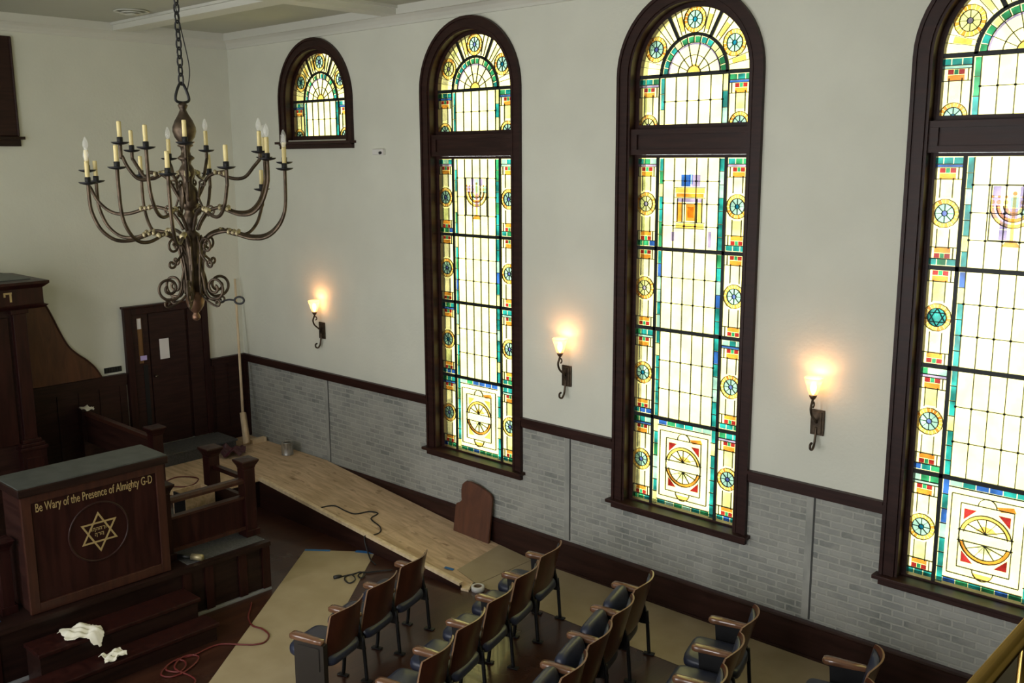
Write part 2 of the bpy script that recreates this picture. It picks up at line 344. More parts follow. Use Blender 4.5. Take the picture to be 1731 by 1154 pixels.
def stained(cx, tall, pics, rnd, parent):
    g = MB(); l = MB(); lv = {}
    GYC = [GY]
    def pane(poly, m, lay=1):
        y = GY - .0025*lay
        g.add([(cx+p[0], y, p[1]) for p in poly], [tuple(range(len(poly)))], m)
    def rect(x0,x1,z0,z1,m,lay=1): pane([(x0,z0),(x1,z0),(x1,z1),(x0,z1)], m, lay)
    def circ(x,z,r,n=24): return [(x+r*math.cos(2*PI*k/n), z+r*math.sin(2*PI*k/n)) for k in range(n)]
    def ring(x,z,r0,r1,m,lay=1,a0=0,a1=2*PI,n=24):
        for k in range(n):
            t, s = a0+(a1-a0)*k/n, a0+(a1-a0)*(k+1)/n
            pane([(x+r0*math.cos(t),z+r0*math.sin(t)),(x+r1*math.cos(t),z+r1*math.sin(t)),(x+r1*math.cos(s),z+r1*math.sin(s)),(x+r0*math.cos(s),z+r0*math.sin(s))], m, lay)
    def came(p, q, w=.007, d=.006):
        p, q = Vector((p[0],0,p[1])), Vector((q[0],0,q[1])); t = q-p
        if t.length < 1e-6: return
        t.normalize(); n = Vector((-t.z,0,t.x))*w/2
        y = GY-.012
        l.prism([Vector((cx,y-d,0))+v for v in (p-n,q-n,q+n,p+n)], (0,d+.010,0))
    def camearc(x,z,r,a0,a1,w=.007,n=20):
        for k in range(n):
            t, s = a0+(a1-a0)*k/n, a0+(a1-a0)*(k+1)/n
            came((x+r*math.cos(t),z+r*math.sin(t)),(x+r*math.cos(s),z+r*math.sin(s)),w)
    def camerect(x0,x1,z0,z1,w=.006):
        came((x0,z0),(x1,z0),w); came((x1,z0),(x1,z1),w); came((x1,z1),(x0,z1),w); came((x0,z1),(x0,z0),w)
    # base panes (one sheet of cream glass per sash)
    n = 32
    zb = 4.765
    g.add([(cx+R_G,GY,zb)] + [(cx+R_G*math.cos(PI*k/n),GY,SPR+R_G*math.sin(PI*k/n)) for k in range(n+1)] + [(cx-R_G,GY,zb)], [tuple(range(n+3))], CREAM)
    def medallion(x,z,r,half=False,star=False):
        a1 = PI if half else 2*PI
        mcol = rnd.choice([LBLUE,LBLUE,LBLUE,TEAL,PGREEN]) if not star else TEAL
        nn = 10 if half else 20
        inner = [(x+r*.66*math.cos(a1*k/nn), z+r*.66*math.sin(a1*k/nn)) for k in range(nn+1 if half else nn)]
        pane(inner, LBLUE if mcol == TEAL and not star else mcol, 1)
        for k in range(0, nn):   # orange beaded ring
            t, s = a1*(k+.06)/nn, a1*(k+.94)/nn
            pane([(x+r*.68*math.cos(t),z+r*.68*math.sin(t)),(x+r*math.cos(t),z+r*math.sin(t)),(x+r*math.cos(s),z+r*math.sin(s)),(x+r*.68*math.cos(s),z+r*.68*math.sin(s))], rnd.choice([ORANGE,AMBER,AMBER]))
        camearc(x,z,r*.67,0,a1,.005,14); camearc(x,z,r,0,a1,.004,14)
        m = 4 if half else 8
        if star:
            for q in (0, 1):
                pts = [(x+r*.66*math.cos(PI/2+q*PI+2*PI*k/3), z+r*.66*math.sin(PI/2+q*PI+2*PI*k/3)) for k in range(3)]
                for k in range(3): came(pts[k], pts[(k+1)%3], .006)
        else:
            for k in range(m + (1 if half else 0)):
                t = a1*k/m; came((x+r*.2*math.cos(t),z+r*.2*math.sin(t)),(x+r*.66*math.cos(t),z+r*.66*math.sin(t)),.003)
            camearc(x,z,r*.2,0,a1,.004,8)
            pane([(x+r*.19*math.cos(a1*k/8), z+r*.19*math.sin(a1*k/8)) for k in range(9 if half else 8)], TEAL if mcol == TEAL else VIOLET, 2)
    def crown(x0,x1,z,dn,w=.105):
        """red and orange stepped block at the end of a side strip; dn=-1 hangs below z"""
        xm = (x0+x1)/2; h = .042
        if dn < 0: z0 = z
        def rr(a,b_,c,d,m): rect(a,b_,min(z+dn*c,z+dn*d),max(z+dn*c,z+dn*d),m)
        rr(xm-.062,xm-.018,.004,h,RED); rr(xm-.016,xm+.016,.004,h,GREEN); rr(xm+.018,xm+.062,.004,h,RED)
        rr(xm-.062,xm+.062,h+.004,h*2.1,ORANGE)
        for q in (x0+.028, x1-.028): came((q,z),(q,z+dn*h*2.1),.005)
        came((x0,z+dn*h*2.15),(x1,z+dn*h*2.15),.006)
    def strip(x0,x1,zt,zb,top,bot,med=True,half=False,star=False):
        if top:
            m = 3
            for i in range(m): rect(x0+(x1-x0)*i/m+.003,x0+(x1-x0)*(i+1)/m-.003,zt-.052,zt-.004,rnd.choice([TEAL,TEAL,GREEN,LBLUE]))
            came((x0,zt-.055),(x1,zt-.055)); zt -= .055
            rect(x0,x1,zt-.022,zt-.004,rnd.choice([BLUE,VIOLET,LBLUE])); came((x0,zt-.025),(x1,zt-.025),.005); zt -= .025
        if bot:
            m = 3
            for i in range(m): rect(x0+(x1-x0)*i/m+.003,x0+(x1-x0)*(i+1)/m-.003,zb+.004,zb+.052,rnd.choice([TEAL,TEAL,BLUE,GREEN]))
            came((x0,zb+.055),(x1,zb+.055)); zb += .055
        xm = (x0+x1)/2
        crown(x0,x1,zt,-1)
        if half: medallion(xm,zb,.105,True)
        else:
            crown(x0,x1,zb,1)
            if med:
                zc = (zt+zb)/2; medallion(xm,zc,.112,False,star)
                for q,(za,zz) in enumerate(((zc+.12,zt-.08),(zb+.08,zc-.12))):
                    rect(xm-.045,xm+.045,za+.01,zz-.01,rnd.choice([PALE,PALE,PALE,PALE,PGREEN])); 
                    for xx in (xm-.048,xm+.048): came((xx,za),(xx,zz),.004)
        if half:
            rect(xm-.045,xm+.045,zb+.13,zt-.08,rnd.choice([PALE,PGREEN])); came((xm-.048,zb+.1),(xm-.048,zt-.07),.004); came((xm+.048,zb+.1),(xm+.048,zt-.07),.004)
    def border(x0,x1,z0,z1,both=True):
        """column of small teal, green and blue pieces"""
        n = max(2, int((z1-z0)/.11))
        for i in range(n):
            rect(x0+.002,x1-.002,z0+(z1-z0)*i/n+.003,z0+(z1-z0)*(i+1)/n-.003,rnd.choice([TEAL,TEAL,TEAL,GREEN,LBLUE,TEAL,BLUE if rnd.random()<.4 else TEAL,PGREEN]))
            came((x0,z0+(z1-z0)*i/n),(x1,z0+(z1-z0)*i/n),.005)
    def grid(x0,x1,z0,z1,nc,nr):
        for i in range(nc+1): came((x0+(x1-x0)*i/nc,z0),(x0+(x1-x0)*i/nc,z1),.0042)
        for j in range(1,nr): came((x0,z0+(z1-z0)*j/nr),(x1,z0+(z1-z0)*j/nr),.005)
        for i in range(nc+1):
            for j in range(1,nr):
                x,z = x0+(x1-x0)*i/nc, z0+(z1-z0)*j/nr; came((x-.008,z),(x+.008,z),.015)
    BD = .050
    # --- upper sash: head
    arc_m = []
    camearc(0,SPR,R_I,0,PI,.030,28); came((-R_G,SPR),(R_G,SPR),.036)
    for t in (PI*.345, PI*.655):
        came((R_I*math.cos(t),SPR+R_I*math.sin(t)),(R_G*math.cos(t),SPR+R_G*math.sin(t)),.034)
    for t in (PI*.5, PI*.17, PI*.83):
        r = (R_G+R_I)/2; medallion(r*math.cos(t),SPR+r*math.sin(t),.118)
    for t in (.07,.28,.40,.60,.72,.93):
        a = PI*t; da = .045
        for r0,r1,m in ((R_I+.05,R_G-.07,rnd.choice([PGREEN,PALE,AMBER])),):
            pane([(r0*math.cos(a-da),SPR+r0*math.sin(a-da)),(r1*math.cos(a-da),SPR+r1*math.sin(a-da)),(r1*math.cos(a+da),SPR+r1*math.sin(a+da)),(r0*math.cos(a+da),SPR+r0*math.sin(a+da))], m)
        for q in (a-da-.01,a+da+.01): came(((R_I+.02)*math.cos(q),SPR+(R_I+.02)*math.sin(q)),((R_G-.01)*math.cos(q),SPR+(R_G-.01)*math.sin(q)),.004)
    for k in range(14):
        a0,a1 = PI*k/14+.012, PI*(k+1)/14-.012
        ring(0,SPR,R_I-.072,R_I-.02,rnd.choice([TEAL,TEAL,GREEN,GREEN,PGREEN]),1,a0,a1,2)
        came(((R_I-.075)*math.cos(a0),SPR+(R_I-.075)*math.sin(a0)),((R_I-.015)*math.cos(a0),SPR+(R_I-.015)*math.sin(a0)),.004)
    ring(0,SPR,R_I-.092,R_I-.078,VIOLET,1,.03,PI-.03,16)
    camearc(0,SPR,R_I-.075,0,PI,.005); camearc(0,SPR,.17,0,PI,.005); camearc(0,SPR,.075,0,PI,.005,10)
    pane([(.07*math.cos(PI*k/8),SPR+.02+.07*math.sin(PI*k/8)) for k in range(9)], AMBER)
    for k in range(1,7):
        a = PI*k/7; came((.075*math.cos(a),SPR+.075*math.sin(a)),((R_I-.08)*math.cos(a),SPR+(R_I-.08)*math.sin(a)),.005)
    # --- upper sash: lower part
    z0, z1 = zb, SPR-.018
    for s in (-1,1):
        x0,x1 = sorted((s*(MX+.0),s*R_G)); strip(x0,x1,z1,z0,True,False,True,True)
        xa,xb = sorted((s*(MX-.012),s*(MX-BD-.012))); border(xa,xb,z0,z1); came((s*MX,z0),(s*MX,z1),.012)
    grid(-MX+BD+.012,MX-BD-.012,z0,z1,5,2)
    # frame bars around the sash
    came((-R_G,zb),(R_G,zb),.02)
    if tall:
        g.add([(cx-R_G,GY,ROWS[4]),(cx+R_G,GY,ROWS[4]),(cx+R_G,GY,ROWS[0]),(cx-R_G,GY,ROWS[0])], [(0,1,2,3)], CREAM)
        for s in (-1,1): came((s*MX,ROWS[4]),(s*MX,ROWS[0]),.030)
        for j in range(4):
            zt, zz = ROWS[j], ROWS[j+1]
            if j: came((-R_G,zt),(R_G,zt),.036)
            zt -= .018; zz += .018
            for s in (-1,1):
                x0,x1 = sorted((s*(MX+.015),s*R_G)); strip(x0,x1,zt,zz,True if j in (0,2,3) else False,j in (0,2,3),True,False,(pics[2] == (j,s)))
                xa,xb = sorted((s*(MX-.018),s*(MX-BD-.018))); border(xa,xb,zz,zt)
            xi = MX-BD-.018
            if j in (1,2): grid(-xi,xi,zz,zt,5,3)
            elif j == 0:
                grid(-xi,xi,zz,zt,5,4); zc = (zt+zz)/2
                if pics[0] == 'lamp':        # seven-branched lamp on a violet and blue ground
                    for i in range(5):
                        for jj in range(5):
                            if rnd.random() < .72 and not (i in (0,4) and jj == 0): rect(-.16+i*.064+.003,-.16+(i+1)*.064-.003,zc-.2+jj*.082,zc-.2+(jj+1)*.082-.005,rnd.choice([VIOLET,VIOLET,LBLUE,PALE,BLUE if rnd.random()<.5 else VIOLET,PALE]))
                    rect(-.012,.012,zc-.22,zc+.13,AMBER,2)
                    for r in (.06,.11,.155):
                        ring(0,zc+.06,r-.012,r+.012,AMBER if r != .11 else ORANGE,2,PI,2*PI,12)
                        camearc(0,zc+.06,r+.013,PI,2*PI,.004,12)
                        for s in (-1,1): pane(circ(s*r,zc+.085,.018,8), AMBER, 2); pane(circ(s*r,zc+.125,.012,6), ORANGE, 2)
                    pane([(-.07,zc-.25),(.07,zc-.25),(.03,zc-.2),(-.03,zc-.2)], ORANGE, 2); pane(circ(0,zc+.15,.016,8), ORANGE, 2)
                    camerect(-.165,.165,zc-.205,zc+.215,.005)
                else:                         # small altar with a blue top
                    rect(-.11,-.005,zc+.16,zc+.27,BLUE); rect(.005,.10,zc+.16,zc+.27,VIOLET); rect(-.02,.02,zc+.18,zc+.28,LBLUE,2)
                    rect(-.17,.15,zc+.10,zc+.145,AMBER); rect(-.16,.14,zc+.06,zc+.095,ORANGE); rect(-.14,.12,zc+.015,zc+.05,VIOLET)
                    rect(-.14,-.09,zc-.17,zc+.01,ORANGE); rect(.08,.13,zc-.17,zc+.01,AMBER); rect(-.05,.06,zc-.16,zc,ORANGE); rect(-.03,.04,zc-.13,zc-.03,AMBER,2)
                    rect(-.16,.15,zc-.23,zc-.185,AMBER); rect(-.19,.18,zc-.265,zc-.235,PALE); rect(-.21,-.17,zc-.36,zc-.27,VIOLET); rect(.2,.235,zc-.40,zc-.25,VIOLET)
                    for q in (zc+.15,zc+.055,zc-.175,zc-.232): came((-.17,q),(.16,q),.006)
                    for q in (-.14,-.085,.075,.13): came((q,zc-.175),(q,zc+.05),.005)
            else:
                zc = (zt+zz)/2; red = RED if pics[1] else AMBER
                n_ = 6
                for i in range(n_):
                    x0 = -xi+2*xi*i/n_
                    for za,zb_ in ((zz+.004,zz+.045),(zt-.045,zt-.004)): rect(x0+.003,x0+2*xi/n_-.003,za,zb_,rnd.choice([TEAL,BLUE,LBLUE,GREEN]))
                came((-xi,zz+.05),(xi,zz+.05)); came((-xi,zt-.05),(xi,zt-.05))
                camerect(-xi+.03,xi-.03,zz+.1,zt-.1,.005); camerect(-.2,.2,zc-.27,zc+.27,.005)
                for s in (-1,1):
                    for q in (-1,1):
                        zq = zc+q*.19
                        pane([(s*.08,zq+q*.035),(s*.175,zq+q*.035),(s*.175,zq-q*.06)], red)
                    ring(0,zc,.172,.198,AMBER if s > 0 else ORANGE,1,*((.28,PI-.28) if s > 0 else (PI+.28,2*PI-.28)),14)
                camearc(0,zc,.2,0,PI*2,.006,28); camearc(0,zc,.17,.2,PI-.2,.005); camearc(0,zc,.17,PI+.2,2*PI-.2,.005)
                for q in (.045,-.045): came((-.21,zc+q),(.21,zc+q),.006)
                for a in (.6,1.1,1.57,2.0,2.5): came((.0,zc+.05),(.17*math.cos(a),zc+.17*math.sin(a)),.004); came((.0,zc-.05),(.17*math.cos(a),zc-.17*math.sin(a)),.004)
                pane([(-.075,zc-.3),(.075,zc-.3),(.05,zc-.345),(-.05,zc-.345)], AMBER); pane([(.06,zc+.29),(.19,zc+.31),(.21,zc+.27),(.1,zc+.255)], ORANGE)
                pane([(-.08,zc+.06),(-.02,zc+.11),(.05,zc+.10),(.09,zc+.06)], AMBER); pane([(-.06,zc-.06),(.06,zc-.06),(.03,zc-.12),(-.04,zc-.12)], PGREEN)
                camearc(0,zc+.27,.07,0,PI,.005,10); camearc(0,zc-.27,.08,PI,2*PI,.005,10)
    g.build('stained_glass', GL, parent, recalc=False); l.build('lead_came', M['lead'], parent, recalc=True)

def window(idx, cx, tall, pics, yin=0.0, flip=1, rich=True):
    """yin: y of the inner wall face, flip=+1 when the outside is at larger y"""
    root = group_empty('window_%d' % idx)
    zs = .90 if tall else 4.607
    if not rich: root.location = (2*cx, yin, 0); root.rotation_euler = (0,0,PI)
    b = MB(); zc = zs+.09
    arch_band(b, cx, .655, RO-.012, -.030, .0, zc); arch_band(b, cx, .748, RO-.002, -.044, .0, zc); arch_band(b, cx, .656, .676, -.037, 0, zc)
    b.build('casing', M['dark_wood'], root)
    b = MB(); arch_band(b, cx, .632, .66, -.02, .16, zc); b.build('jamb', M['dark_wood'], root)
    b = MB(); arch_band(b, cx, .590, .634, .075, .13, zc if not tall else zc)
    b.box(cx-.631,cx+.631,.072,.128,4.735 if tall else 4.690,4.775); b.box(cx-.632,cx+.632,.07,.132,zc-.01,zc+(.022 if tall else -.001))
    if tall: b.box(cx-.631,cx+.631,.072,.128,4.465,4.4945)
    b.build('sash', M['dark_wood'], root)
    b = MB(); b.box(cx-RO-.035,cx+RO+.035,-.10,.10,zs+.062,zs+.095); b.box(cx-RO,cx+RO,-.045,0,zs,zs+.062); b.box(cx-RO-.0,cx+RO,-.06,0,zs+.045,zs+.062)
    b.build('sill', M['dark_wood_x'], root, bevel=.004)
    if tall:
        b = MB(); b.box(cx-.634,cx+.634,.02,.14,4.495,4.735)
        for q in ((cx-.632,cx+.632,4.495,4.545),(cx-.632,cx+.632,4.685,4.735),(cx-.632,cx-.56,4.546,4.684),(cx+.56,cx+.632,4.546,4.684)): b.box(q[0],q[1],.0,.02,q[2],q[3])
        b.build('transom_panel', M['dark_wood_x'], root)
    if rich: stained(cx, tall, pics, random.Random(idx*13+5), root)
    else:
        b = MB(); n = 24
        b.add([(cx+R_G,GY,zc)] + [(cx+R_G*math.cos(PI*k/n),GY,SPR+R_G*math.sin(PI*k/n)) for k in range(n+1)] + [(cx-R_G,GY,zc)], [tuple(range(n+3))])
        b.build('clear_glass', M['clear_pane'], root, recalc=False)
        b = MB()
        for s in (-1,1): b.box(cx+s*MX-.012,cx+s*MX+.012,.085,.115,zc,SPR)
        for z in ((ROWS[1:4] if tall else []) + [SPR]): b.box(cx-.61,cx+.61,.085,.115,z-.015,z+.015)
        b.build('glazing_bars', M['dark_wood'], root)
    # daylight portal in the opening
    ld = bpy.data.lights.new('daylight', 'AREA'); ld.shape = 'RECTANGLE'; zt = SPR+.62
    ld.size = 1.24; ld.size_y = zt-zc; ld.cycles.is_portal = True
    lo = bpy.data.objects.new('daylight', ld); C.objects.link(lo)
    yy = .2 if rich else yin-.2
    lo.location = (cx, yy, (zt+zc)/2); lo.rotation_euler = (PI/2 * (-1 if rich else 1), 0, 0)
    return root
window(1, WC[0], False, None)
window(2, WC[1], True, ('lamp', False, None))
window(3, WC[2], True, ('altar', True, None))
window(4, WC[3], True, ('lamp', True, (1,-1)))
window(5, WC[4], True, ('altar', True, None))
for i, c in enumerate(WC[:4]): window(6+i, c, i > 0, None, RY, -1, rich=False)
# dark-framed window over the ark on the back wall
root = group_empty('window_10')
b = MB()
for y0,y1,z0,z1 in ((BWY1-.01,-2.95,4.76,5.94),(-5.45,BWY0+.01,4.76,5.94),(BWY0,BWY1,BWZ1-.01,5.94)): b.box(0,.04,y0,y1,z0,z1)
b.box(0,.055,-2.985,-2.95,4.76,5.94); b.box(0,.055,-5.45,-5.41,4.76,5.94)
b.build('casing', M['dark_wood'], root, bevel=.02)
b = MB(); b.box(-.1,.09,-5.49,-2.91,4.725,4.76); b.box(0,.05,-5.45,-2.95,4.645,4.725); b.build('sill', M['dark_wood_y'], root)
b = MB(); b.box(-.14,-.11,BWY0,BWY1,BWZ0-.06,BWZ1); b.build('dark_stained_glass', mat('unlit_stained_glass', (.012,.03,.03), .2), root)
b = MB()
for i in range(7): y = BWY0+(BWY1-BWY0)*i/6; b.box(-.11,-.10,y-.015,y+.015,BWZ0,BWZ1)
b.build('lead_came', M['lead'], root)

# ---------------------------------------------------------------- raised platform, steps, pulpit, railings
PX, PYR = 4.255, -2.455
b = MB(); b.box(0.076, PX-.03, RY+.002, PYR, 0.001, FLOOR_B-.04); b.box(0.076, PX, RY+.002, PYR, FLOOR_B-.04, FLOOR_B)
b.box(PX-.012, PX+.018, RY+.002, PYR, FLOOR_B-.045, FLOOR_B+.001)
root = thing('stage_platform', 'dark wooden stage platform in front of the back wall carrying pulpit and railings', 'platform')
b.build('deck', M['dark_wood_y'], root)
b = MB(); b.box(2.6, PX-.06, -3.36, PYR-.02, FLOOR_B, FLOOR_B+.006); b.build('carpet', M['grey_floor'], root)
for y in (-2.50, -2.78, -3.16, -3.40, -5.2, -5.8):
    b = MB(); b.box(PX-.03, PX-.008, y-.045, y+.045, .03, FLOOR_B-.045); b.build('stile', M['mahogany'], root)
b = MB(); b.loft([[(PX-.03,y,0.001),(PX+.0,y,0.001),(PX-.004,y,.016),(PX-.014,y,.026),(PX-.03,y,.03)] for y in (RY+.002, PYR)], 0, False)
b.build('quarter_round', M['grey_strip'], root)
# landing at the door
b = MB(); b.box(.076,.60,-1.86,-.58,.0,FLOOR_B-.03); b.box(.076,.62,-1.88,-.56,FLOOR_B-.03,FLOOR_B)
o = b.build('door_landing', M['grey_floor'], bevel=.005); tag(o, 'low grey landing step directly below the brown door', 'step')
# steps in front of the pulpit
for nm, x1, z, y1, lab in (('step_tread', 4.60, .36, -3.465, 'upper dark wooden step below the pulpit front'), ('step_tread', 4.86, .18, -3.43, 'lowest dark wooden step in front of the pulpit, nearest the floor')):
    x0 = PX+.021 if z > .3 else 4.60
    t = thing('stage_step', lab, 'step', (0,0,0), 0, 'steps to the stage')
    b = MB(); b.box(x0, x1, -4.975-(0 if z > .3 else .1), y1, z-.035, z); b.build('tread', M['mahogany'], t, bevel=.006)
    b = MB(); b.box(x0, x1-.03, -4.955-(0 if z > .3 else .1), y1-.02, .001, z-.035); b.build('riser', M['dark_wood_y'], t)

def text_mesh(txt, size, name, material, parent, Mx, align='CENTER', ext=.002):
    cu = bpy.data.curves.new('t', 'FONT'); cu.body = txt; cu.size = size; cu.align_x = align; cu.extrude = ext
    o = bpy.data.objects.new('t', cu); C.objects.link(o)
    bpy.context.view_layer.update()
    me = bpy.data.meshes.new_from_object(o.evaluated_get(bpy.context.evaluated_depsgraph_get()))
    bpy.data.objects.remove(o); bpy.data.curves.remove(cu)
    me.name = name; me.transform(Mx); me.materials.clear(); me.materials.append(material)
    q = bpy.data.objects.new(name, me); C.objects.link(q); q.parent = parent
    return q
FX = Matrix(((0,0,1,0),(1,0,0,0),(0,1,0,0),(0,0,0,1)))     # text on a face looking along +x (left to right = +y)

t = thing('pulpit', 'large mahogany pulpit front with gold six-pointed star and gold lettering', 'pulpit', (0,0,0))
PZ0, PZ1, PL, PR = FLOOR_B+.007, 1.63, -4.855, -3.535
b = MB(); b.box(3.74, 4.165, PL+.02, PR-.02, PZ0, PZ1); b.build('body', M['dark_wood'], t)
b = MB()
b.box(4.165,4.200,PL,PL+.085,PZ0,PZ1); b.box(4.165,4.200,PR-.085,PR,PZ0,PZ1); b.box(4.165,4.200,PL+.085,PR-.085,PZ1-.075,PZ1); b.box(4.165,4.200,PL+.085,PR-.085,PZ0,PZ0+.09)
b.build('frame', M['mahogany_trim'], t, bevel=.005)
b = MB(); b.box(4.165,4.182,PL+.085,PR-.085,PZ0+.09,PZ1-.075); b.build('front_panel', M['mahogany'], t)
b = MB(); b.box(3.70,4.235,PL-.03,PR+.03,PZ1,PZ1+.075); b.build('desk_slab', M['dark_wood_y'], t, bevel=.008)
b = MB(); b.prism([(4.225,PL-.02,PZ1+.075),(4.225,PR+.02,PZ1+.075),(3.72,PR+.02,PZ1+.075),(3.72,PL-.02,PZ1+.075)], (0,0,.012)); b.build('desk_cover', M['grey_top'], t)
b = MB()
pts = [(4.184, -4.195+.275*math.cos(2*PI*k/40), 1.135+.275*math.sin(2*PI*k/40)) for k in range(40)]
b.tube(pts, .010, 8, closed=True); b.build('ring_moulding', M['dark_wood'], t)
b = MB(); R_ = .192
for q in (0,1):
    P = [Vector((4.186+.0015*q, -4.195+R_*math.cos(PI/2+PI*q+2*PI*i/3), 1.132+R_*math.sin(PI/2+PI*q+2*PI*i/3))) for i in range(3)]
    cen = sum(P, Vector())/3
    I = [cen+(p-cen)*.84 for p in P]
    for i in range(3):
        j = (i+1)%3; b.prism([P[i],P[j],I[j],I[i]], (.004,0,0))
b.build('star', M['gold'], t)
b = MB(); rs = random.Random(4)     # two faint lines of small square-cut characters, too worn to read
for n_, z in ((6, 1.150), (3, 1.098)):
    for q in range(n_):
        y = -4.195+(q-(n_-1)/2)*.030
        b.box(4.184,4.1865,y-.011,y+.011,z+.022,z+.028); b.box(4.184,4.1865,y+.005,y+.011,z-.006*rs.randint(0,2),z+.022)
        if rs.random() < .6: b.box(4.184,4.1865,y-.011,y-.006,z,z+.016)
b.build('star_inscription', M['gold'], t)
o = text_mesh('Be Wary of the Presence of Almighty G-D', .1, 'lettering', M['gold'], t, Matrix.Identity(4), 'CENTER')
xs = [v.co.x for v in o.data.vertices]; wd = max(xs)-min(xs)
o.data.transform(Matrix.Translation((4.187,-4.195,1.463)) @ FX @ Matrix.Diagonal((1.075/wd, 1.12, 1, 1)))

def newel(parent, x, y, z0, z1, w=.065, name='newel_post', m='mahogany'):
    b = MB(); b.box(x-w,x+w,y-w,y+w,z0,z1-.10)
    b.box(x-w-.018,x+w+.018,y-w-.018,y+w+.018,z0,z0+.07)
    def sq(h, z): return [(x-h,y-h,z),(x+h,y-h,z),(x+h,y+h,z),(x-h,y+h,z)]
    b.loft([sq(w,z1-.10),sq(w+.008,z1-.07),sq(w+.03,z1-.03),sq(w+.038,z1-.012),sq(w+.034,z1),sq(.001,z1+.012)], 0, False)
    return b.build(name, M[m], parent, bevel=.004)
RY1 = -2.43
t = thing('stage_railing', 'short front railing joining the pulpit to the square end post', 'railing')
newel(t, 3.95, -2.50, FLOOR_B+.0075, 1.38)
newel(t, 3.95, -3.44, FLOOR_B+.008, 1.34, .05)
b = MB(); b.loft([[(3.95+dx,y,1.165+dz) for dx,dz in ((-.05,-.03),(.05,-.03),(.055,0),(.03,.022),(-.03,.022),(-.055,0))] for y in (-3.39,-2.565)], 0, False); b.build('top_rail', M['mahogany_trim'], t)
b = MB(); b.box(3.925,3.975,-3.39,-2.565,.66,.965); b.build('panel', M['mahogany'], t)
b = MB(); b.box(3.91,3.99,-3.39,-2.565,.965,.99); b.box(3.905,3.995,-3.39,-2.565,.625,.66); b.build('panel_rail', M['mahogany_trim'], t)
t = thing('stage_railing', 'side railing running back from the end post to a second square post', 'railing')
newel(t, 3.27, RY1-.08, FLOOR_B+.0075, 1.38)
b = MB(); b.box(3.336,3.884,-2.53,-2.47,1.14,1.185); b.build('top_rail', M['mahogany'], t)
b = MB(); b.box(3.336,3.884,-2.525,-2.475,.66,.965); b.build('panel', M['dark_wood_x'], t)
t = thing('stage_railing', 'rear railing with panel from the third post to the back wall', 'railing')
newel(t, 2.03, RY1-.08, FLOOR_B+.001, 1.38)
b = MB(); b.box(.20,1.965,-2.55,-2.47,1.20,1.25); b.build('top_rail', M['mahogany_trim'], t, bevel=.008)
b = MB(); b.box(.20,1.965,-2.53,-2.49,.84,1.20); b.build('panel', M['dark_wood_x'], t)
b = MB(); b.box(.08,.20,-2.57,-2.45,FLOOR_B+.001,1.28); b.build('wall_post', M['dark_wood'], t)
# matching railing left of the pulpit
t = thing('stage_railing', 'railing at the left picture edge beside the lettered pulpit', 'railing')
newel(t, 3.95, -4.96, FLOOR_B+.001, 1.22, .05)
b = MB(); b.box(3.91,3.99,-6.0,-5.01,1.08,1.12); b.build('top_rail', M['mahogany'], t)
newel(t, 3.95, -6.06, FLOOR_B+.001, 1.38)
# bench with cloth beyond it
t = thing('bench', 'dark low bench at the left picture edge behind the railing', 'bench')
b = MB(); b.box(3.35,3.80,-5.9,-5.03,.88,.92); b.build('seat', M['dark_wood_y'], t, bevel=.008)
for x,y in ((3.40,-5.85),(3.75,-5.85),(3.40,-5.08),(3.75,-5.08)):
    b = MB(); b.box(x-.03,x+.03,y-.03,y+.03,FLOOR_B+.001,.88); b.build('leg', M['dark_wood'], t)

t = thing('plywood_crate', 'small raw plywood crate standing behind the front railing panel', 'crate')
b = MB(); b.box(3.482,3.50,-2.96,-2.62,FLOOR_B+.007,.98); b.box(3.22,3.238,-2.96,-2.62,FLOOR_B+.007,.98)
b.box(3.239,3.481,-2.638,-2.62,FLOOR_B+.007,.98); b.box(3.239,3.481,-2.942,-2.639,FLOOR_B+.007,.575); b.build('box', M['plywood'], t)
b = MB(); b.box(3.239,3.481,-2.96,-2.943,FLOOR_B+.007,.975); b.build('shaded_end_panel', M['iron_dark'], t)  # plywood end facing left, its shade put into a near-black colour

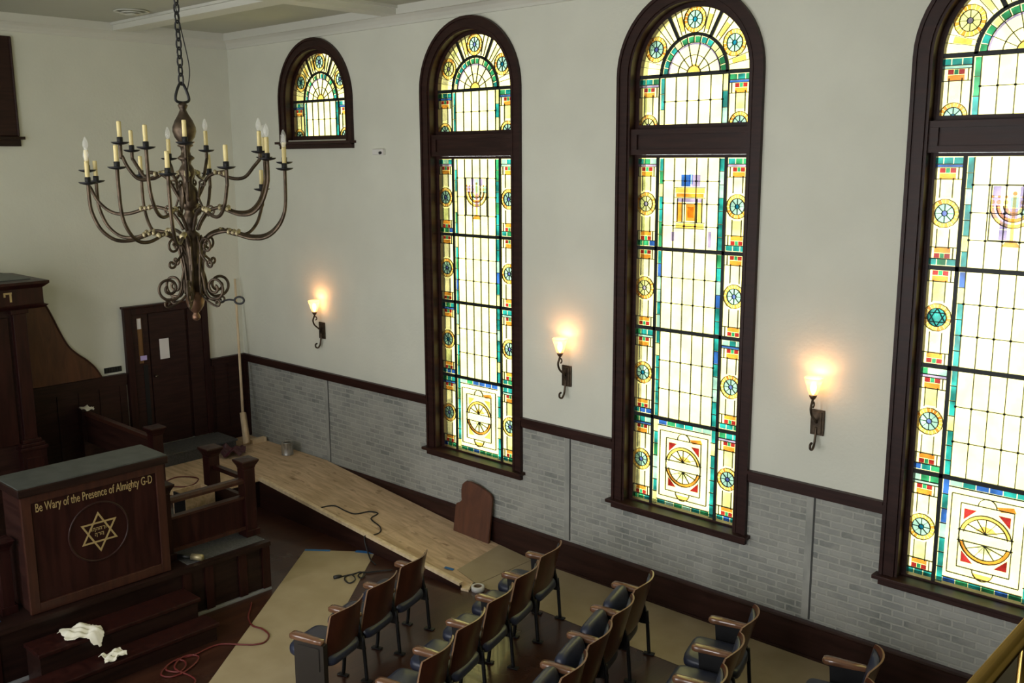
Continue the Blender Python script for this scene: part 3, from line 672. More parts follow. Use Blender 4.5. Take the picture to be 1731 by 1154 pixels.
def crumple(name, pts_outline, z, h, seed, material, label, cat, res=26, drape=None):
    """a crumpled cloth: outline filled with a grid, folded up and down"""
    rnd = random.Random(seed)
    xs = [p[0] for p in pts_outline]; ys = [p[1] for p in pts_outline]
    x0,x1,y0,y1 = min(xs),max(xs),min(ys),max(ys)
    def inside(x,y):
        r = False; n = len(pts_outline); j = n-1
        for i in range(n):
            xi,yi = pts_outline[i]; xj,yj = pts_outline[j]
            if (yi > y) != (yj > y) and x < (xj-xi)*(y-yi)/(yj-yi)+xi: r = not r
            j = i
        return r
    ph = [rnd.uniform(0,6.3) for _ in range(8)]
    def height(x,y):
        a = (x-x0)/(x1-x0); c = (y-y0)/(y1-y0)
        f = .5+.25*math.sin(9*a+ph[0]+3*math.sin(4*c+ph[1]))+.2*math.sin(11*c+ph[2]+2.5*math.sin(5*a+ph[3]))+.14*math.sin(21*(a-c)+ph[4])
        return max(0.02, f)
    b = MB(); idx = {}; v = []; f = []
    nx = res; ny = max(6, int(res*(y1-y0)/(x1-x0)))
    def vid(i,j):
        if (i,j) not in idx:
            x,y = x0+(x1-x0)*i/nx, y0+(y1-y0)*j/ny
            d = min(math.hypot(x-px,y-py) for px,py in pts_outline)
            zz = z+.006+h*height(x,y)*min(1,.35+d/(.12*(x1-x0+y1-y0)))
            if drape: zz -= drape(x,y)
            idx[(i,j)] = len(v); v.append((x+rnd.uniform(-.003,.003),y+rnd.uniform(-.003,.003),zz))
        return idx[(i,j)]
    for i in range(nx):
        for j in range(ny):
            if inside(x0+(x1-x0)*(i+.5)/nx, y0+(y1-y0)*(j+.5)/ny): f.append((vid(i,j),vid(i+1,j),vid(i+1,j+1),vid(i,j+1)))
    b.add(v, f, 0, True)
    o = b.build(name, material)
    s = o.modifiers.new('thick','SOLIDIFY'); s.thickness = .006; s.offset = 1
    s = o.modifiers.new('sub','SUBSURF'); s.levels = 1; s.render_levels = 1
    return tag(o, label, cat)
crumple('crumpled_towel', [(4.33,-4.62),(4.36,-4.72),(4.43,-4.70),(4.52,-4.72),(4.59,-4.66),(4.60,-4.58),(4.66,-4.54),(4.68,-4.47),(4.63,-4.42),(4.55,-4.40),(4.50,-4.41),(4.38,-4.45)], .36, .06, 3, M['cloth'], 'larger crumpled cream towel lying on the upper step', 'towel', drape=lambda x,y: max(0, x-4.612)*1.3)
crumple('crumpled_towel', [(4.695,-4.525),(4.755,-4.485),(4.735,-4.445),(4.77,-4.415),(4.785,-4.505),(4.835,-4.525),(4.855,-4.445),(4.835,-4.325),(4.755,-4.295),(4.685,-4.345),(4.695,-4.445)], .18, .045, 5, M['cloth'], 'smaller horseshoe-shaped cream towel lying on the lowest step', 'towel')
crumple('crumpled_cloth', [(.10,-2.56),(.10,-2.46),(.26,-2.44),(.36,-2.47),(.36,-2.55),(.22,-2.58)], 1.275, .05, 8, M['cloth'], 'small white cloth left on the rear railing end by the wall', 'cloth', 16)
crumple('crumpled_cloth', [(3.45,-5.50),(3.40,-5.2),(3.55,-5.06),(3.74,-5.10),(3.78,-5.4)], .92, .12, 9, M['blue_cloth'], 'pale blue-white cloth heaped on the bench at left edge', 'cloth')
crumple('fabric_bag', [(3.98,-5.6),(4.0,-5.12),(4.18,-5.10),(4.20,-5.5)], FLOOR_B, .10, 10, M['blue_bag'], 'dark blue bag on the platform floor at the left picture edge', 'bag')
# small roller left on the ledge
t = thing('paint_roller', 'small pale roller lying on the platform ledge under the front railing', 'tool', (4.12,-3.27,FLOOR_B+.04), .5)
b = MB(); b.tube([(0,0,0),(.12,0,0)], .032, 12); b.build('sleeve', M['collar'], t)
b = MB(); b.tube([(-.16,0,-.01),(-.02,0,-.005)], .022, 10); b.build('grip', M['black_rubber'], t)
# cardboard box at lower left
t = thing('cardboard_box', 'brown cardboard box with folded flaps at the lower left corner', 'box', (5.10,-5.36,.001), .12)
b = MB(); b.box(-.22,.22,-.30,.30,0,.24); b.build('carton', M['cardboard'], t)
for s in (-1,1):
    b = MB(); b.box(*sorted((0.004*s,s*.225)),-.30,.30,.242,.248); b.build('flap', M['cardboard'], t)

# ---------------------------------------------------------------- ark with side wing
t = thing('ark', 'tall dark mahogany ark cabinet with a wide cornice on the back wall', 'cabinet')
AR, AL, AX = -3.43, -4.97, 1.0
b = MB(); b.box(.077,AX-.06,AL+.06,AR-.06,FLOOR_B+.001,2.80); b.build('body', M['dark_wood'], t)
for y in (AR-.09, AL+.09):
    b = MB(); b.box(AX-.16,AX+.0,y-.075,y+.075,1.24,2.76)
    b.box(AX-.19,AX+.02,y-.10,y+.10,2.74,2.80)
    for i,(h,z) in enumerate(((.16,1.13),(.135,1.17),(.105,1.21))): b.box(AX-.08-h,AX-.08+h,y-h,y+h,z,z+.04)
    b.build('pilaster', M['mahogany'], t, bevel=.006)
    b = MB(); b.box(AX-.22,AX+.06,y-.14,y+.14,FLOOR_B+.001,1.13); b.box(AX+.06,AX+.068,y-.10,y+.10,.66,1.04); b.build('plinth', M['mahogany'], t, bevel=.008)
CY = -4.2; CR = -3.21
b = MB()
def corn(h, x1, z): return [(.077,CY-h,z),(x1,CY-h,z),(x1,CY+h,z),(.077,CY+h,z)]
b.loft([corn(.93,1.09,2.80),corn(.97,1.13,2.835),corn(.93,1.09,2.85),corn(.93,1.09,3.035),corn(.95,1.11,3.05),corn(.99,1.15,3.085),corn(.99,1.15,3.115),corn(.86,1.0,3.125)], 0, False)
b.build('cornice', M['mahogany'], t)
b = MB(); b.box(.08,1.0,CY-.84,CY+.84,3.122,3.135); b.build('dust_cover', M['grey_top'], t)
for i in range(2):
    b = MB(); y0 = CY-.56+i*.57; b.box(AX-.06,AX-.03,y0,y0+.55,1.2,2.7); d = b.build('door_leaf', M['mahogany'], t, bevel=.006)
    b = MB(); b.tube([(AX-.03,y0+(.5 if i == 0 else .05),1.95),(AX+.0,y0+(.5 if i == 0 else .05),1.95)], .014, 8); b.build('knob', M['brass'], d)
# gold letter strokes near the right end of the frieze
b = MB(); y = -3.655; b.box(1.09,1.094,y-.05,y+.04,2.985,3.005); b.box(1.09,1.094,y+.012,y+.035,2.895,2.99); b.box(1.09,1.094,y-.05,y-.03,2.955,2.99)
b.build('gilt_lettering', M['gold'], t)
b = MB()
S = smooth_path([(0,-3.17,2.76),(0,-3.02,2.79),(0,-2.93,2.765),(0,-2.85,2.68),(0,-2.78,2.53),(0,-2.72,2.37),(0,-2.65,2.20),(0,-2.585,2.085),(0,-2.49,1.985),(0,-2.385,1.895),(0,-2.29,1.79),(0,-2.235,1.70),(0,-2.205,1.634)], 4)
prof = [(.012,p.y,p.z) for p in S] + [(.012,-3.40,1.634),(.012,-3.40,2.76)]
b.prism(prof, (.045,0,0)); 
o = b.build('scroll_wing', M['scroll_wood']); tag(o, 'lighter brown S-curved wooden wing beside the ark on the back wall', 'panel')
b = MB(); b.tube([(.057,p.y,p.z) for p in S], .012, 6); b.build('edge_bead', M['mahogany_trim'], o)

# ---------------------------------------------------------------- door in the back wall
root = group_empty('door_1')
DZ = FLOOR_B
b = MB(); b.box(0,.075,-1.84,-1.74,DZ,2.50); b.box(0,.075,-.70,-.60,DZ,2.50); b.box(0,.075,-1.74,-.70,2.41,2.50); b.box(0,.095,-1.86,-.58,2.50,2.53)
b.build('casing', M['mahogany'], root, bevel=.006)
b = MB(); b.box(0,.04,-1.74,-1.50,DZ+.001,1.72); b.box(0,.04,-1.74,-1.655,1.72,2.41); b.box(0,.04,-1.575,-1.50,1.72,2.41); b.box(0,.04,-1.655,-1.575,2.36,2.41)
leaf = b.build('side_leaf', M['dark_wood'], root)
b = MB(); b.box(.008,.014,-1.655,-1.575,1.72,2.36); b.build('glass_strip', M['orange_view'], leaf)
b = MB(); b.box(.015,.017,-1.652,-1.585,2.20,2.345); b.build('paper_note', M['paper'], leaf)
b = MB(); b.box(.041,.043,-1.64,-1.545,1.765,1.83); b.build('lilac_label', M['lilac'], leaf)
b = MB(); b.box(.041,.044,-1.605,-1.54,.75,1.70); b.build('dark_gap', M['iron_dark'], leaf)  # black strip standing in for the dark open gap beside the main leaf
b = MB(); b.box(0,.05,-1.485,-.945,DZ+.001,2.405); main = b.build('leaf', M['dark_wood'], root, bevel=.004)
b = MB(); b.box(.051,.053,-1.355,-1.215,1.745,2.03); b.build('paper_notice', M['paper'], main)
b = MB(); b.tube([(.05,-1.44,1.52),(.09,-1.44,1.52)], .022, 10); b.build('knob', M['bronze'], main)
b = MB(); b.box(0,.062,-.91,-.70,DZ+.001,2.405); b.box(0,.03,-.945,-.91,DZ+.001,2.405); b.build('side_panel', M['dark_wood'], root, bevel=.004)
b = MB(); b.box(0.001,.012,-2.14,-1.90,1.66,1.735)
o = b.build('wall_plate', M['iron_dark'], bevel=.003); tag(o, 'small black louvred plate on the plaster left of the door', 'wall plate')
for i in range(6):
    b = MB(); y = -2.12+i*.036; b.box(.012,.022,y,y+.022,1.672,1.722); b.build('louvre', M['black_rubber'], o)

# ---------------------------------------------------------------- plywood platform and ramp
PLZ = .38; RX0, RX1, RYO = 2.03, 5.72, -1.11
t = thing('plywood_platform', 'raw plywood platform in the corner in front of the door landing', 'platform')
b = MB(); b.box(.625,RX0-.003,PYR+.012,-.035,PLZ-.02,PLZ); b.box(.077,.625,-.555,-.035,PLZ-.02,PLZ); b.build('deck', M['plywood'], t)
b = MB(); b.box(RX0-.02,RX0-.004,-2.30,-1.55,.005,PLZ-.02)
for z in (.12,.25): b.box(RX0-.004,RX0-.001,-2.30,-1.55,z,z+.006)
b.build('front_board', M['plywood'], t)
b = MB(); b.box(.64,RX0-.03,PYR+.03,-.05,.002,PLZ-.02); b.build('framing', M['dark_wood_y'], t)
t = thing('plywood_ramp', 'long raw plywood ramp sloping down along the brick window wall', 'ramp')
def rz(x): return PLZ*(1-(x-RX0)/(RX1-RX0))
def ramp_sheet(x0, x1, th=.018):
    b = MB(); b.prism([(x0,RYO,rz(x0)-th),(x1,RYO,max(.003,rz(x1)-th)),(x1,RYO,rz(x1)+.004),(x0,RYO,rz(x0)+.004)], (0,-.05-RYO,0)); return b
ramp_sheet(RX0, 4.27).build('deck_sheet', M['plywood'], t)
ramp_sheet(4.273, RX1+.02).build('deck_sheet', M['plywood'], t)
b = MB(); b.prism([(RX0,RYO-.03,.002),(RX1+.03,RYO-.03,.002),(RX1+.03,RYO-.03,.055),(RX0,RYO-.03,PLZ)], (0,.028,0)); b.build('stringer', M['dark_wood_x'], t)
b = MB(); b.prism([(RX0,RYO-.036,rz(RX0)-.012),(RX1+.03,RYO-.036,.045),(RX1+.03,RYO-.036,.078),(RX0,RYO-.036,rz(RX0)+.032)], (0,.052,0)); b.build('edge_strip', M['lumber'], t)

def cord(name, pts, r, material, label, sub=6, cat='cord'):
    b = MB(); b.tube(smooth_path(pts, sub), r, 6); o = b.build(name, material); return tag(o, label, cat)
P = [(3.224,-1.054),(3.28,-.89),(3.489,-.873),(3.627,-.833),(3.677,-.662),(3.786,-.614),(3.849,-.773),(4.079,-.829),(4.198,-.929),(4.2,-1.06)]
P = [(x,y,rz(x)+.013) for x,y in P] + [(4.2,-1.15,rz(4.2)+.034),(4.22,-1.17,.12),(4.3,-1.19,.0135),(4.455,-1.28,.0135),(4.60,-1.33,.0135)]
cord('black_cord', P, .008, M['black_rubber'], 'black electric cord snaking across the plywood ramp')
P = [(4.85,-1.30),(4.746,-1.443),(4.703,-1.52),(4.652,-1.566),(4.682,-1.64),(4.762,-1.667),(4.732,-1.591),(4.652,-1.585),(4.62,-1.652),(4.599,-1.733),(4.656,-1.806),(4.774,-1.833),(4.765,-1.747),(4.643,-1.694),(4.592,-1.739),(4.575,-1.79)]
o = cord('coiled_cord', [(x,y,.0135+(.01 if i in (6,7,12,13) else 0)) for i,(x,y) in enumerate(P)], .008, M['black_rubber'], 'short black cord with looped end and plug on the kraft paper')
b = MB(); b.tube([(4.575,-1.785,.02),(4.565,-1.82,.022),(4.55,-1.87,.024)], [.012,.022,.02], 8); b.build('plug', M['black_rubber'], o)
P = [(4.40,-2.80),(4.503,-2.877),(4.665,-3.004),(4.847,-3.074),(4.969,-3.05),(5.127,-3.075),(5.22,-3.181),(5.192,-3.274),(5.099,-3.358),(4.96,-3.471),(4.93,-3.583),(4.95,-3.747),(4.91,-3.909),(4.96,-4.028),(5.03,-4.064),(5.128,-3.999),(5.07,-3.907),(4.981,-3.875),(4.93,-3.93),(4.97,-4.043),(5.056,-4.136),(5.156,-4.092),(5.162,-3.968),(5.088,-3.816),(5.001,-3.745),(4.933,-3.80),(4.942,-3.903),(5.05,-4.0),(5.289,-3.971),(5.41,-4.02),(5.55,-4.3)]
cord('red_extension_cord', [(x,y,.012+(.008 if i in (18,19,25,26) else 0)) for i,(x,y) in enumerate(P)], .0085, M['red_rubber'], 'red extension cord coiled on the dark floor by the steps')

# paper runners and tape
d = Vector((.62,-.785,0)).normalized(); n = Vector((.785,.62,0)).normalized()
a = Vector((3.645,-1.60,.002)); wdt = .83
b = MB(); b.prism([a, a+n*wdt, a+n*wdt+d*5.2, a+d*5.2], (0,0,.002)); o = b.build('paper_runner', M['kraft']); tag(o, 'tan kraft paper runner laid diagonally on the floor before the front seats', 'paper')
b = MB(); b.box(5.80,RX,-.93,-.048,.002,.004)
b.prism([(5.42,-.86,rz(5.42)+.006),(5.80,-.93,.006),(5.80,-.052,.006),(5.30,-.052,rz(5.30)+.006)], (0,0,.003))
o = b.build('paper_runner', M['kraft']); tag(o, 'tan kraft paper runner along the baseboard under the windows', 'paper')
def tape(p, q, label, wd=.045, z=.0065):
    p, q = Vector(p), Vector(q); t_ = (q-p).normalized(); s = Vector((-t_.y,t_.x,0))*wd/2
    b = MB(); b.prism([p-s,q-s,q+s,p+s], (0,0,.001)); o = b.build('tape_strip', M['tape']); return tag(o, label, 'tape')
e0 = a + Vector((0,0,.003))
tape(e0+n*.0, e0+n*.30, 'short blue tape strip at the left corner of the diagonal paper')
tape(e0+n*.60, e0+n*.92+d*.05, 'longer blue tape strip at the right corner of the diagonal paper', .06)
tape((5.30,-.93,rz(5.30)+.012),(5.40,-.89,rz(5.40)+.010), 'blue tape scrap at the foot of the plywood ramp', .05)
t = thing('tape_roll', 'roll of pale tape on the floor beside the ramp end', 'tape roll', (5.90,-1.02,.001), .4)
b = MB(); b.lathe([(.045,0),(.07,0),(.07,.05),(.045,.05),(.045,0)], 20, caps=False); b.build('tape', M['white_plastic'], t)
b = MB(); b.lathe([(.038,.002),(.046,.002),(.046,.048),(.038,.048),(.038,.002)], 20, caps=False); b.build('core', M['cardboard'], t)
b = MB(); b.prism([(5.765,-1.14,.001),(5.86,-1.12,.001),(5.765,-.96,.001)], (0,0,.025)); o = b.build('wood_offcut', M['lumber']); tag(o, 'small wedge of raw wood at the very foot of the ramp', 'wood')

# board leaning on the wall
t = thing('arched_board', 'brown wooden board with rounded top leaning against the baseboard on the ramp', 'board')
b = MB()
def L3(p, q, s): return tuple(p[i]+(q[i]-p[i])*s for i in range(3))
B0, B1 = (4.69,-.21,rz(4.69)+.006), (5.20,-.14,rz(5.20)+.006)
out = [(0,0),(1,0),(1,.36),(.99,.53),(.94,.575),(.80,.60),(.60,.63),(.36,.645),(.22,.635),(.14,.59),(.12,.52),(.14,.44),(.16,.40),(.10,.36),(.02,.34),(0,.30)]
poly = []
for s, h in out:
    p = L3(B0, B1, s); poly.append((p[0], p[1]+h*.14, p[2]+h*.98))
b.prism(poly, (0,.028,.004)); b.build('panel', M['scroll_wood'], t, bevel=.003)

# things on the platform corner
t = thing('wooden_pole', 'tall thin raw pine pole leaning in the room corner', 'pole')
b = MB(); b.tube([(.60,-.405,.43),(.405,-.325,.84)], [.052,.046], 4); b.build('lower_board', M['lumber'], t)
b = MB(); b.tube([(.42,-.335,.80),(.10,-.145,2.76)], [.024,.018], 4); b.build('upper_strip', M['lumber'], t)
b = MB(); b.box(.50,.58,-.30,-.06,PLZ+.001,PLZ+.07); o = b.build('lumber_offcut', M['lumber'], bevel=.004); tag(o, 'short block of raw pine lying behind the pole foot', 'wood')
t = thing('paint_can', 'open tin paint can on the plywood next to the brick wall', 'can', (1.36,-.235,PLZ+.001))
b = MB(); b.lathe([(.0,0),(.082,0),(.085,.006),(.082,.012),(.082,.17),(.086,.176),(.086,.185),(.07,.185),(.07,.165),(0,.165)], 22, caps=False); b.build('can', M['tin'], t)
b = MB(); b.lathe([(.0,.166),(.068,.166)], 20, caps=False); b.build('paint', M['dark_wood'], t)
b = MB(); b.tube([(.086*math.cos(a), .086*math.sin(a), .14-.06*math.sin((a-.3)/(PI-.6)*PI)) for a in [.3+i*(PI-.6)/10 for i in range(11)]], .004, 5); b.build('handle', M['tin'], t)
crumple('plastic_bag', [(.66,-.98),(.64,-.62),(.82,-.56),(.98,-.68),(.95,-.95)], PLZ, .15, 21, M['maroon_bag'], 'crumpled dark maroon bag on the plywood below the door panel', 'bag', 18)
cord('thin_brown_cord', [(.9,-2.35,.388),(1.2,-2.1,.388),(1.15,-1.8,.388),(1.4,-1.65,.388),(1.6,-1.9,.388),(1.35,-2.15,.388),(1.6,-2.3,.388),(1.9,-2.1,.388)], .008, M['red_rubber'], 'thin reddish cord curled on the plywood platform behind the railing')

# ---------------------------------------------------------------- chandelier
CH = (6.168, -4.2)
t = thing('chandelier', 'large bronze candle-arm chandelier hanging on a chain from the ceiling', 'chandelier', (CH[0], CH[1], 0))
b = MB()   # turned centre column
b.lathe([(.008,4.875),(.025,4.865),(.035,4.85),(.028,4.835),(.022,4.82),(.035,4.79),(.062,4.745),(.080,4.70),(.082,4.67),(.070,4.63),(.045,4.595),(.035,4.585),
         (.052,4.578),(.055,4.568),(.036,4.558),(.030,4.53),(.036,4.505),(.058,4.488),(.058,4.478),(.036,4.462),(.032,4.44),(.050,4.41),(.060,4.385),(.052,4.36),(.036,4.335),(.034,4.30),
         (.060,4.27),(.066,4.25),(.066,4.15),(.058,4.13),(.034,4.115),(.030,4.10),(.046,4.075),(.053,4.045),(.046,4.01),(.032,3.985),(.036,3.96),(.062,3.94),(.066,3.91),(.066,3.80),(.058,3.775),
         (.052,3.74),(.050,3.60),(.056,3.52)], 18)
b.build('column', M['bronze'], t)
b = MB(); b.lathe([(.056,3.52),(.066,3.49),(.068,3.455),(.058,3.41),(.036,3.375),(.018,3.36),(.022,3.35),(.030,3.335),(.030,3.32),(.018,3.305),(.004,3.30)], 18); b.build('finial', M['copper'], t)
# hanging loop and chain
b = MB(); b.tube(smooth_path([(0,0,4.87),(.0,.05,4.885),(0,.042,4.94),(0,.012,5.0),(0,-.012,5.0),(0,-.042,4.94),(0,-.05,4.885)], 4, True), .010, 7, closed=True); b.build('hanging_loop', M['iron_dark'], t)
b = MB(); z = 5.0; i = 0
while z < 6.19:
    q = (math.cos(.4+i*PI/2), math.sin(.4+i*PI/2))
    L_ = [(q[0]*.020*math.cos(a), q[1]*.020*math.cos(a), z+.032+.040*math.sin(a)) for a in [2*PI*k/12 for k in range(12)]]
    b.tube(L_, .0065, 5, closed=True); z += .060; i += 1
b.build('chain', M['iron_dark'], t)
b = MB(); b.lathe([(.0,6.1995),(.09,6.1995),(.085,6.185),(.03,6.165),(.0,6.16)], 16); b.build('ceiling_rose', M['iron_dark'], t)
b = MB(); b.tube(smooth_path([(0,.035,4.93),(.02,.06,5.1),(0,.03,5.35),(.012,-.02,5.6),(0,.02,5.9),(0,0,6.17)],5), .004, 5); b.build('wire', M['black_rubber'], t)
LOWER = [(0.665,-108.5,4.31),(0.73,-148.2,4.312),(0.588,-78.2,4.415),(0.76,177.2,4.346),(0.702,-39.0,4.373),(0.632,91.9,4.236),(0.733,34.9,4.397),(0.697,64.9,4.439)]
MID = [(0.766,-144.9,4.39),(0.538,-56.8,4.545),(0.70,-8.3,4.412),(0.657,26.0,4.468),(0.58,76.4,4.477),(0.656,136.0,4.356)]
TOP = [(0.434,-114.6,4.583),(0.60,-169.6,4.534),(0.552,-29.3,4.575),(0.536,134.2,4.533),(0.515,56.9,4.519),(0.61,162.4,4.472)]
bulb_m = mat('clear_bulb_glass', (.9,.9,.85), .08)
_n = nodes(bulb_m)[2]; _n.inputs['Transmission Weight'].default_value = .0; _n.inputs['Alpha'].default_value = .25
for tier, (arms, zc, zh) in enumerate(((LOWER, 3.925, 3.80), (MID, 4.10, 3.97), (TOP, 4.35, 4.18))):
    for i, (r, az, zp) in enumerate(arms):
        MX_ = Matrix.Rotation(math.radians(az), 4, 'Z')
        P = smooth_path([(.055,0,zh),(.085,0,zh+.06),(.15,0,zc+.005),(.26,0,zc+.035),(.45*r,0,zc+.02),(.62*r,0,zc-.015),(.78*r,0,zc-.005),(.91*r,0,zc+.07),(.985*r,0,min(zc+.19, (zc+zp)/2+.03)),(r,0,max(zp-.10, zc+.13)),(r,0,zp)], 5)
        b = MB(); b.tube(P, .0125, 8, M=MX_); arm = b.build('arm', M['bronze'], t)
        b = MB(); x = .45*r
        for dx, rr in ((-.05,.020),(-.018,.017),(.014,.022)):
            b.tube([(x+dx,0,zc+.023-dx*.15),(x+dx+.010,0,zc+.0235-dx*.15),(x+dx+.022,0,zc+.022-dx*.15)], [rr*.75,rr*1.05,rr*.75], 9, M=MX_)
        b.build('collar', M['collar'], arm)
        TR = MX_ @ Matrix.Translation((r,0,zp))
        b = MB(); b.lathe([(.0,-.006),(.020,-.006),(.050,.002),(.062,.011),(.060,.014),(.045,.009),(.022,.006),(.0,.006)], 16, M=TR); b.lathe([(.017,.0),(.020,.01),(.020,.045),(.016,.047)], 10, M=TR); b.build('drip_pan', M['iron_dark'], arm)
        b = MB(); b.lathe([(.015,.040),(.015,.150),(.013,.155),(.008,.156)], 10, M=TR); b.build('candle', M['candle'], arm)
        if (tier, i) in ((0,0),(0,6),(0,7),(1,0),(1,3),(1,4),(2,3),(2,4),(2,5)):
            b = MB(); b.lathe([(.007,.154),(.014,.165),(.021,.187),(.020,.205),(.012,.230),(.004,.246),(.0,.250)], 12, M=TR); b.build('bulb', bulb_m, arm)
def spiral(b, cx, cz, r0, a0, turns, M_, rad=.008, sgn=1, shrink=.22):
    n = 22; P = []
    for k in range(n+1):
        s = k/n; rr = r0*(1-s*(1-shrink)); a = a0+sgn*turns*2*PI*s
        P.append((cx+rr*math.cos(a), 0, cz+rr*math.sin(a)))
    return P
for i in range(6):      # large lower scrolls
    MX_ = Matrix.Rotation(math.radians(20+60*i), 4, 'Z'); b = MB()
    P = [(.055,0,3.72),(.085,0,3.62),(.10,0,3.53),(.14,0,3.475),(.20,0,3.475)] + spiral(b, .185, 3.555, .082, -1.2, 1.35, MX_)
    b.tube(smooth_path(P, 3), .0105, 7, M=MX_)
    P = [(.06,0,3.50),(.11,0,3.455),(.17,0,3.425)] + spiral(b, .20, 3.445, .030, -2.4, 1.1, MX_, sgn=1)
    b.tube(smooth_path(P, 3), .008, 6, M=MX_); b.build('scroll', M['bronze'], t)
for i in range(4):      # middle S scrolls
    MX_ = Matrix.Rotation(math.radians(10+90*i), 4, 'Z'); b = MB()
    P = [(.07,0,3.79)] + list(reversed(spiral(b, .175, 3.855, .058, PI*1.1, 1.2, MX_, sgn=-1)))
    P = list(reversed(spiral(b, .185, 3.735, .034, PI*.9, 1.1, MX_, sgn=1))) + [(.12,0,3.77),(.085,0,3.82),(.095,0,3.88)] + spiral(b, .155, 3.86, .058, PI*.75, 1.25, MX_, sgn=-1)
    b.tube(smooth_path(P, 2), .009, 7, M=MX_); b.build('scroll', M['bronze'], t)
for i in range(4):      # small upper scrolls
    MX_ = Matrix.Rotation(math.radians(35+90*i), 4, 'Z'); b = MB()
    P = [(.062,0,4.24),(.10,0,4.14),(.135,0,4.075)] + spiral(b, .155, 4.115, .040, -1.8, 1.2, MX_)
    b.tube(smooth_path(P, 2), .008, 6, M=MX_)
    P = [(.062,0,4.16),(.09,0,4.29)] + spiral(b, .115, 4.30, .028, PI*.9, 1.0, MX_, sgn=-1)
    b.tube(smooth_path(P, 2), .007, 6, M=MX_); b.build('scroll', M['bronze'], t)
for i in range(8):      # strap bars down the shaft
    MX_ = Matrix.Rotation(math.radians(45*i+10), 4, 'Z'); b = MB()
    b.tube(smooth_path([(.066,0,3.93),(.09,0,3.84),(.072,0,3.72),(.066,0,3.6),(.064,0,3.5)], 3), .010, 6, M=MX_); b.build('strap', M['bronze'], t)
MX_ = Matrix.Rotation(math.radians(42.7), 4, 'Z'); b = MB()   # ring pull on a short rod
b.tube(smooth_path([(.17,0,3.43),(.24,0,3.455),(.29,0,3.45)], 4), .007, 6, M=MX_)
b.tube([(.325+.035*math.cos(2*PI*k/16), 0, 3.45+.026*math.sin(2*PI*k/16)) for k in range(16)], .008, 6, closed=True, M=MX_); b.build('ring_pull', M['iron_dark'], t)

# ---------------------------------------------------------------- wall sconces
shade_m = bpy.data.materials.new('glowing_amber_glass'); shade_m.use_nodes = True
_b = shade_m.node_tree.nodes['Principled BSDF']; _b.inputs['Base Color'].default_value = (.9,.7,.4,1); _b.inputs['Roughness'].default_value = .3; _b.inputs['Alpha'].default_value = .35
_b.inputs['Emission Color'].default_value = (1,.62,.22,1); _b.inputs['Emission Strength'].default_value = .45
glow_m = bpy.data.materials.new('lit_bulb'); glow_m.use_nodes = True
_b = glow_m.node_tree.nodes['Principled BSDF']; _b.inputs['Emission Color'].default_value = (1,.78,.45,1); _b.inputs['Emission Strength'].default_value = 5
def sconce(x, label):
    t = thing('wall_sconce', label, 'wall lamp', (x, 0, 0), 0, None)
    b = MB(); b.box(-.062,.062,-.022,-.001,2.085,2.31); b.box(-.045,.045,-.032,-.022,2.10,2.295); b.build('backplate', M['bronze'], t, bevel=.006)
    b = MB()
    b.tube(smooth_path([(0,-.03,2.20),(0,-.075,2.235),(-.0,-.135,2.29),(0,-.155,2.35),(0,-.135,2.40),(0,-.12,2.43)], 5), .011, 8)
    b.tube(smooth_path([(0,-.135,2.40),(0,-.105,2.395),(0,-.095,2.365),(0,-.115,2.35)], 4), .008, 7)
    b.tube(smooth_path([(0,-.03,2.16),(0,-.04,2.08),(0,-.055,2.01),(0,-.09,1.97),(0,-.128,1.985),(0,-.13,2.02),(0,-.105,2.03)], 5), .011, 8)
    b.build('scroll_arm', M['bronze'], t)
    T = Matrix.Translation((0,-.125,0))
    b = MB(); b.lathe([(.0,2.42),(.018,2.425),(.030,2.445),(.034,2.462),(.024,2.465),(0,2.465)], 14, M=T); b.build('cup', M['copper'], t)
    b = MB(); b.lathe([(.030,2.462),(.045,2.50),(.062,2.56),(.080,2.615),(.083,2.615),(.064,2.558),(.048,2.50),(.033,2.462)], 18, M=T, caps=False); b.build('shade', shade_m, t)
    b = MB(); b.lathe([(.008,2.466),(.014,2.48),(.026,2.51),(.026,2.535),(.014,2.565),(0,2.572)], 12, M=T); b.build('bulb', glow_m, t)
    ld = bpy.data.lights.new('sconce_light', 'POINT'); ld.energy = 3.2; ld.color = (1,.46,.19); ld.shadow_soft_size = .028
    lo = bpy.data.objects.new('sconce_light', ld); C.objects.link(lo); lo.parent = t; lo.location = (0,-.115,2.588)
    return t
sconce(1.985, 'lit bronze wall sconce nearest the room corner below the small arched window')
sconce(6.265, 'lit bronze wall sconce between the first and second tall windows')
sconce(9.09, 'lit bronze wall sconce nearest the camera beside the widest visible window')

# small things on wall and ceiling
t = thing('motion_sensor', 'tiny white sensor box high on the plaster between small and tall window', 'sensor')
b = MB(); b.box(3.20,3.40,-.05,-.001,4.52,4.59); b.build('housing', M['white_plastic'], t, bevel=.008)
b = MB(); b.tube([(3.365,-.05,4.545),(3.365,-.075,4.54)], .018, 10); b.build('lens', M['glass_dark'], t)
t = thing('ceiling_diffuser', 'round painted air diffuser on the ceiling left of the chandelier chain', 'air vent', (1.30,-2.05,RZ-.001))
for r, z in ((.20,0),(.14,-.018),(.08,-.034)):
    b = MB(); b.lathe([(r-.035,z),(r,z-.016),(r-.004,z-.020),(r-.045,z-.008)], 28, caps=False); b.build('ring', M['trim_paint'], t)
b = MB(); b.lathe([(0,-.04),(.05,-.04),(.05,-.046),(0,-.05)], 16); b.build('hub', M['trim_paint'], t)

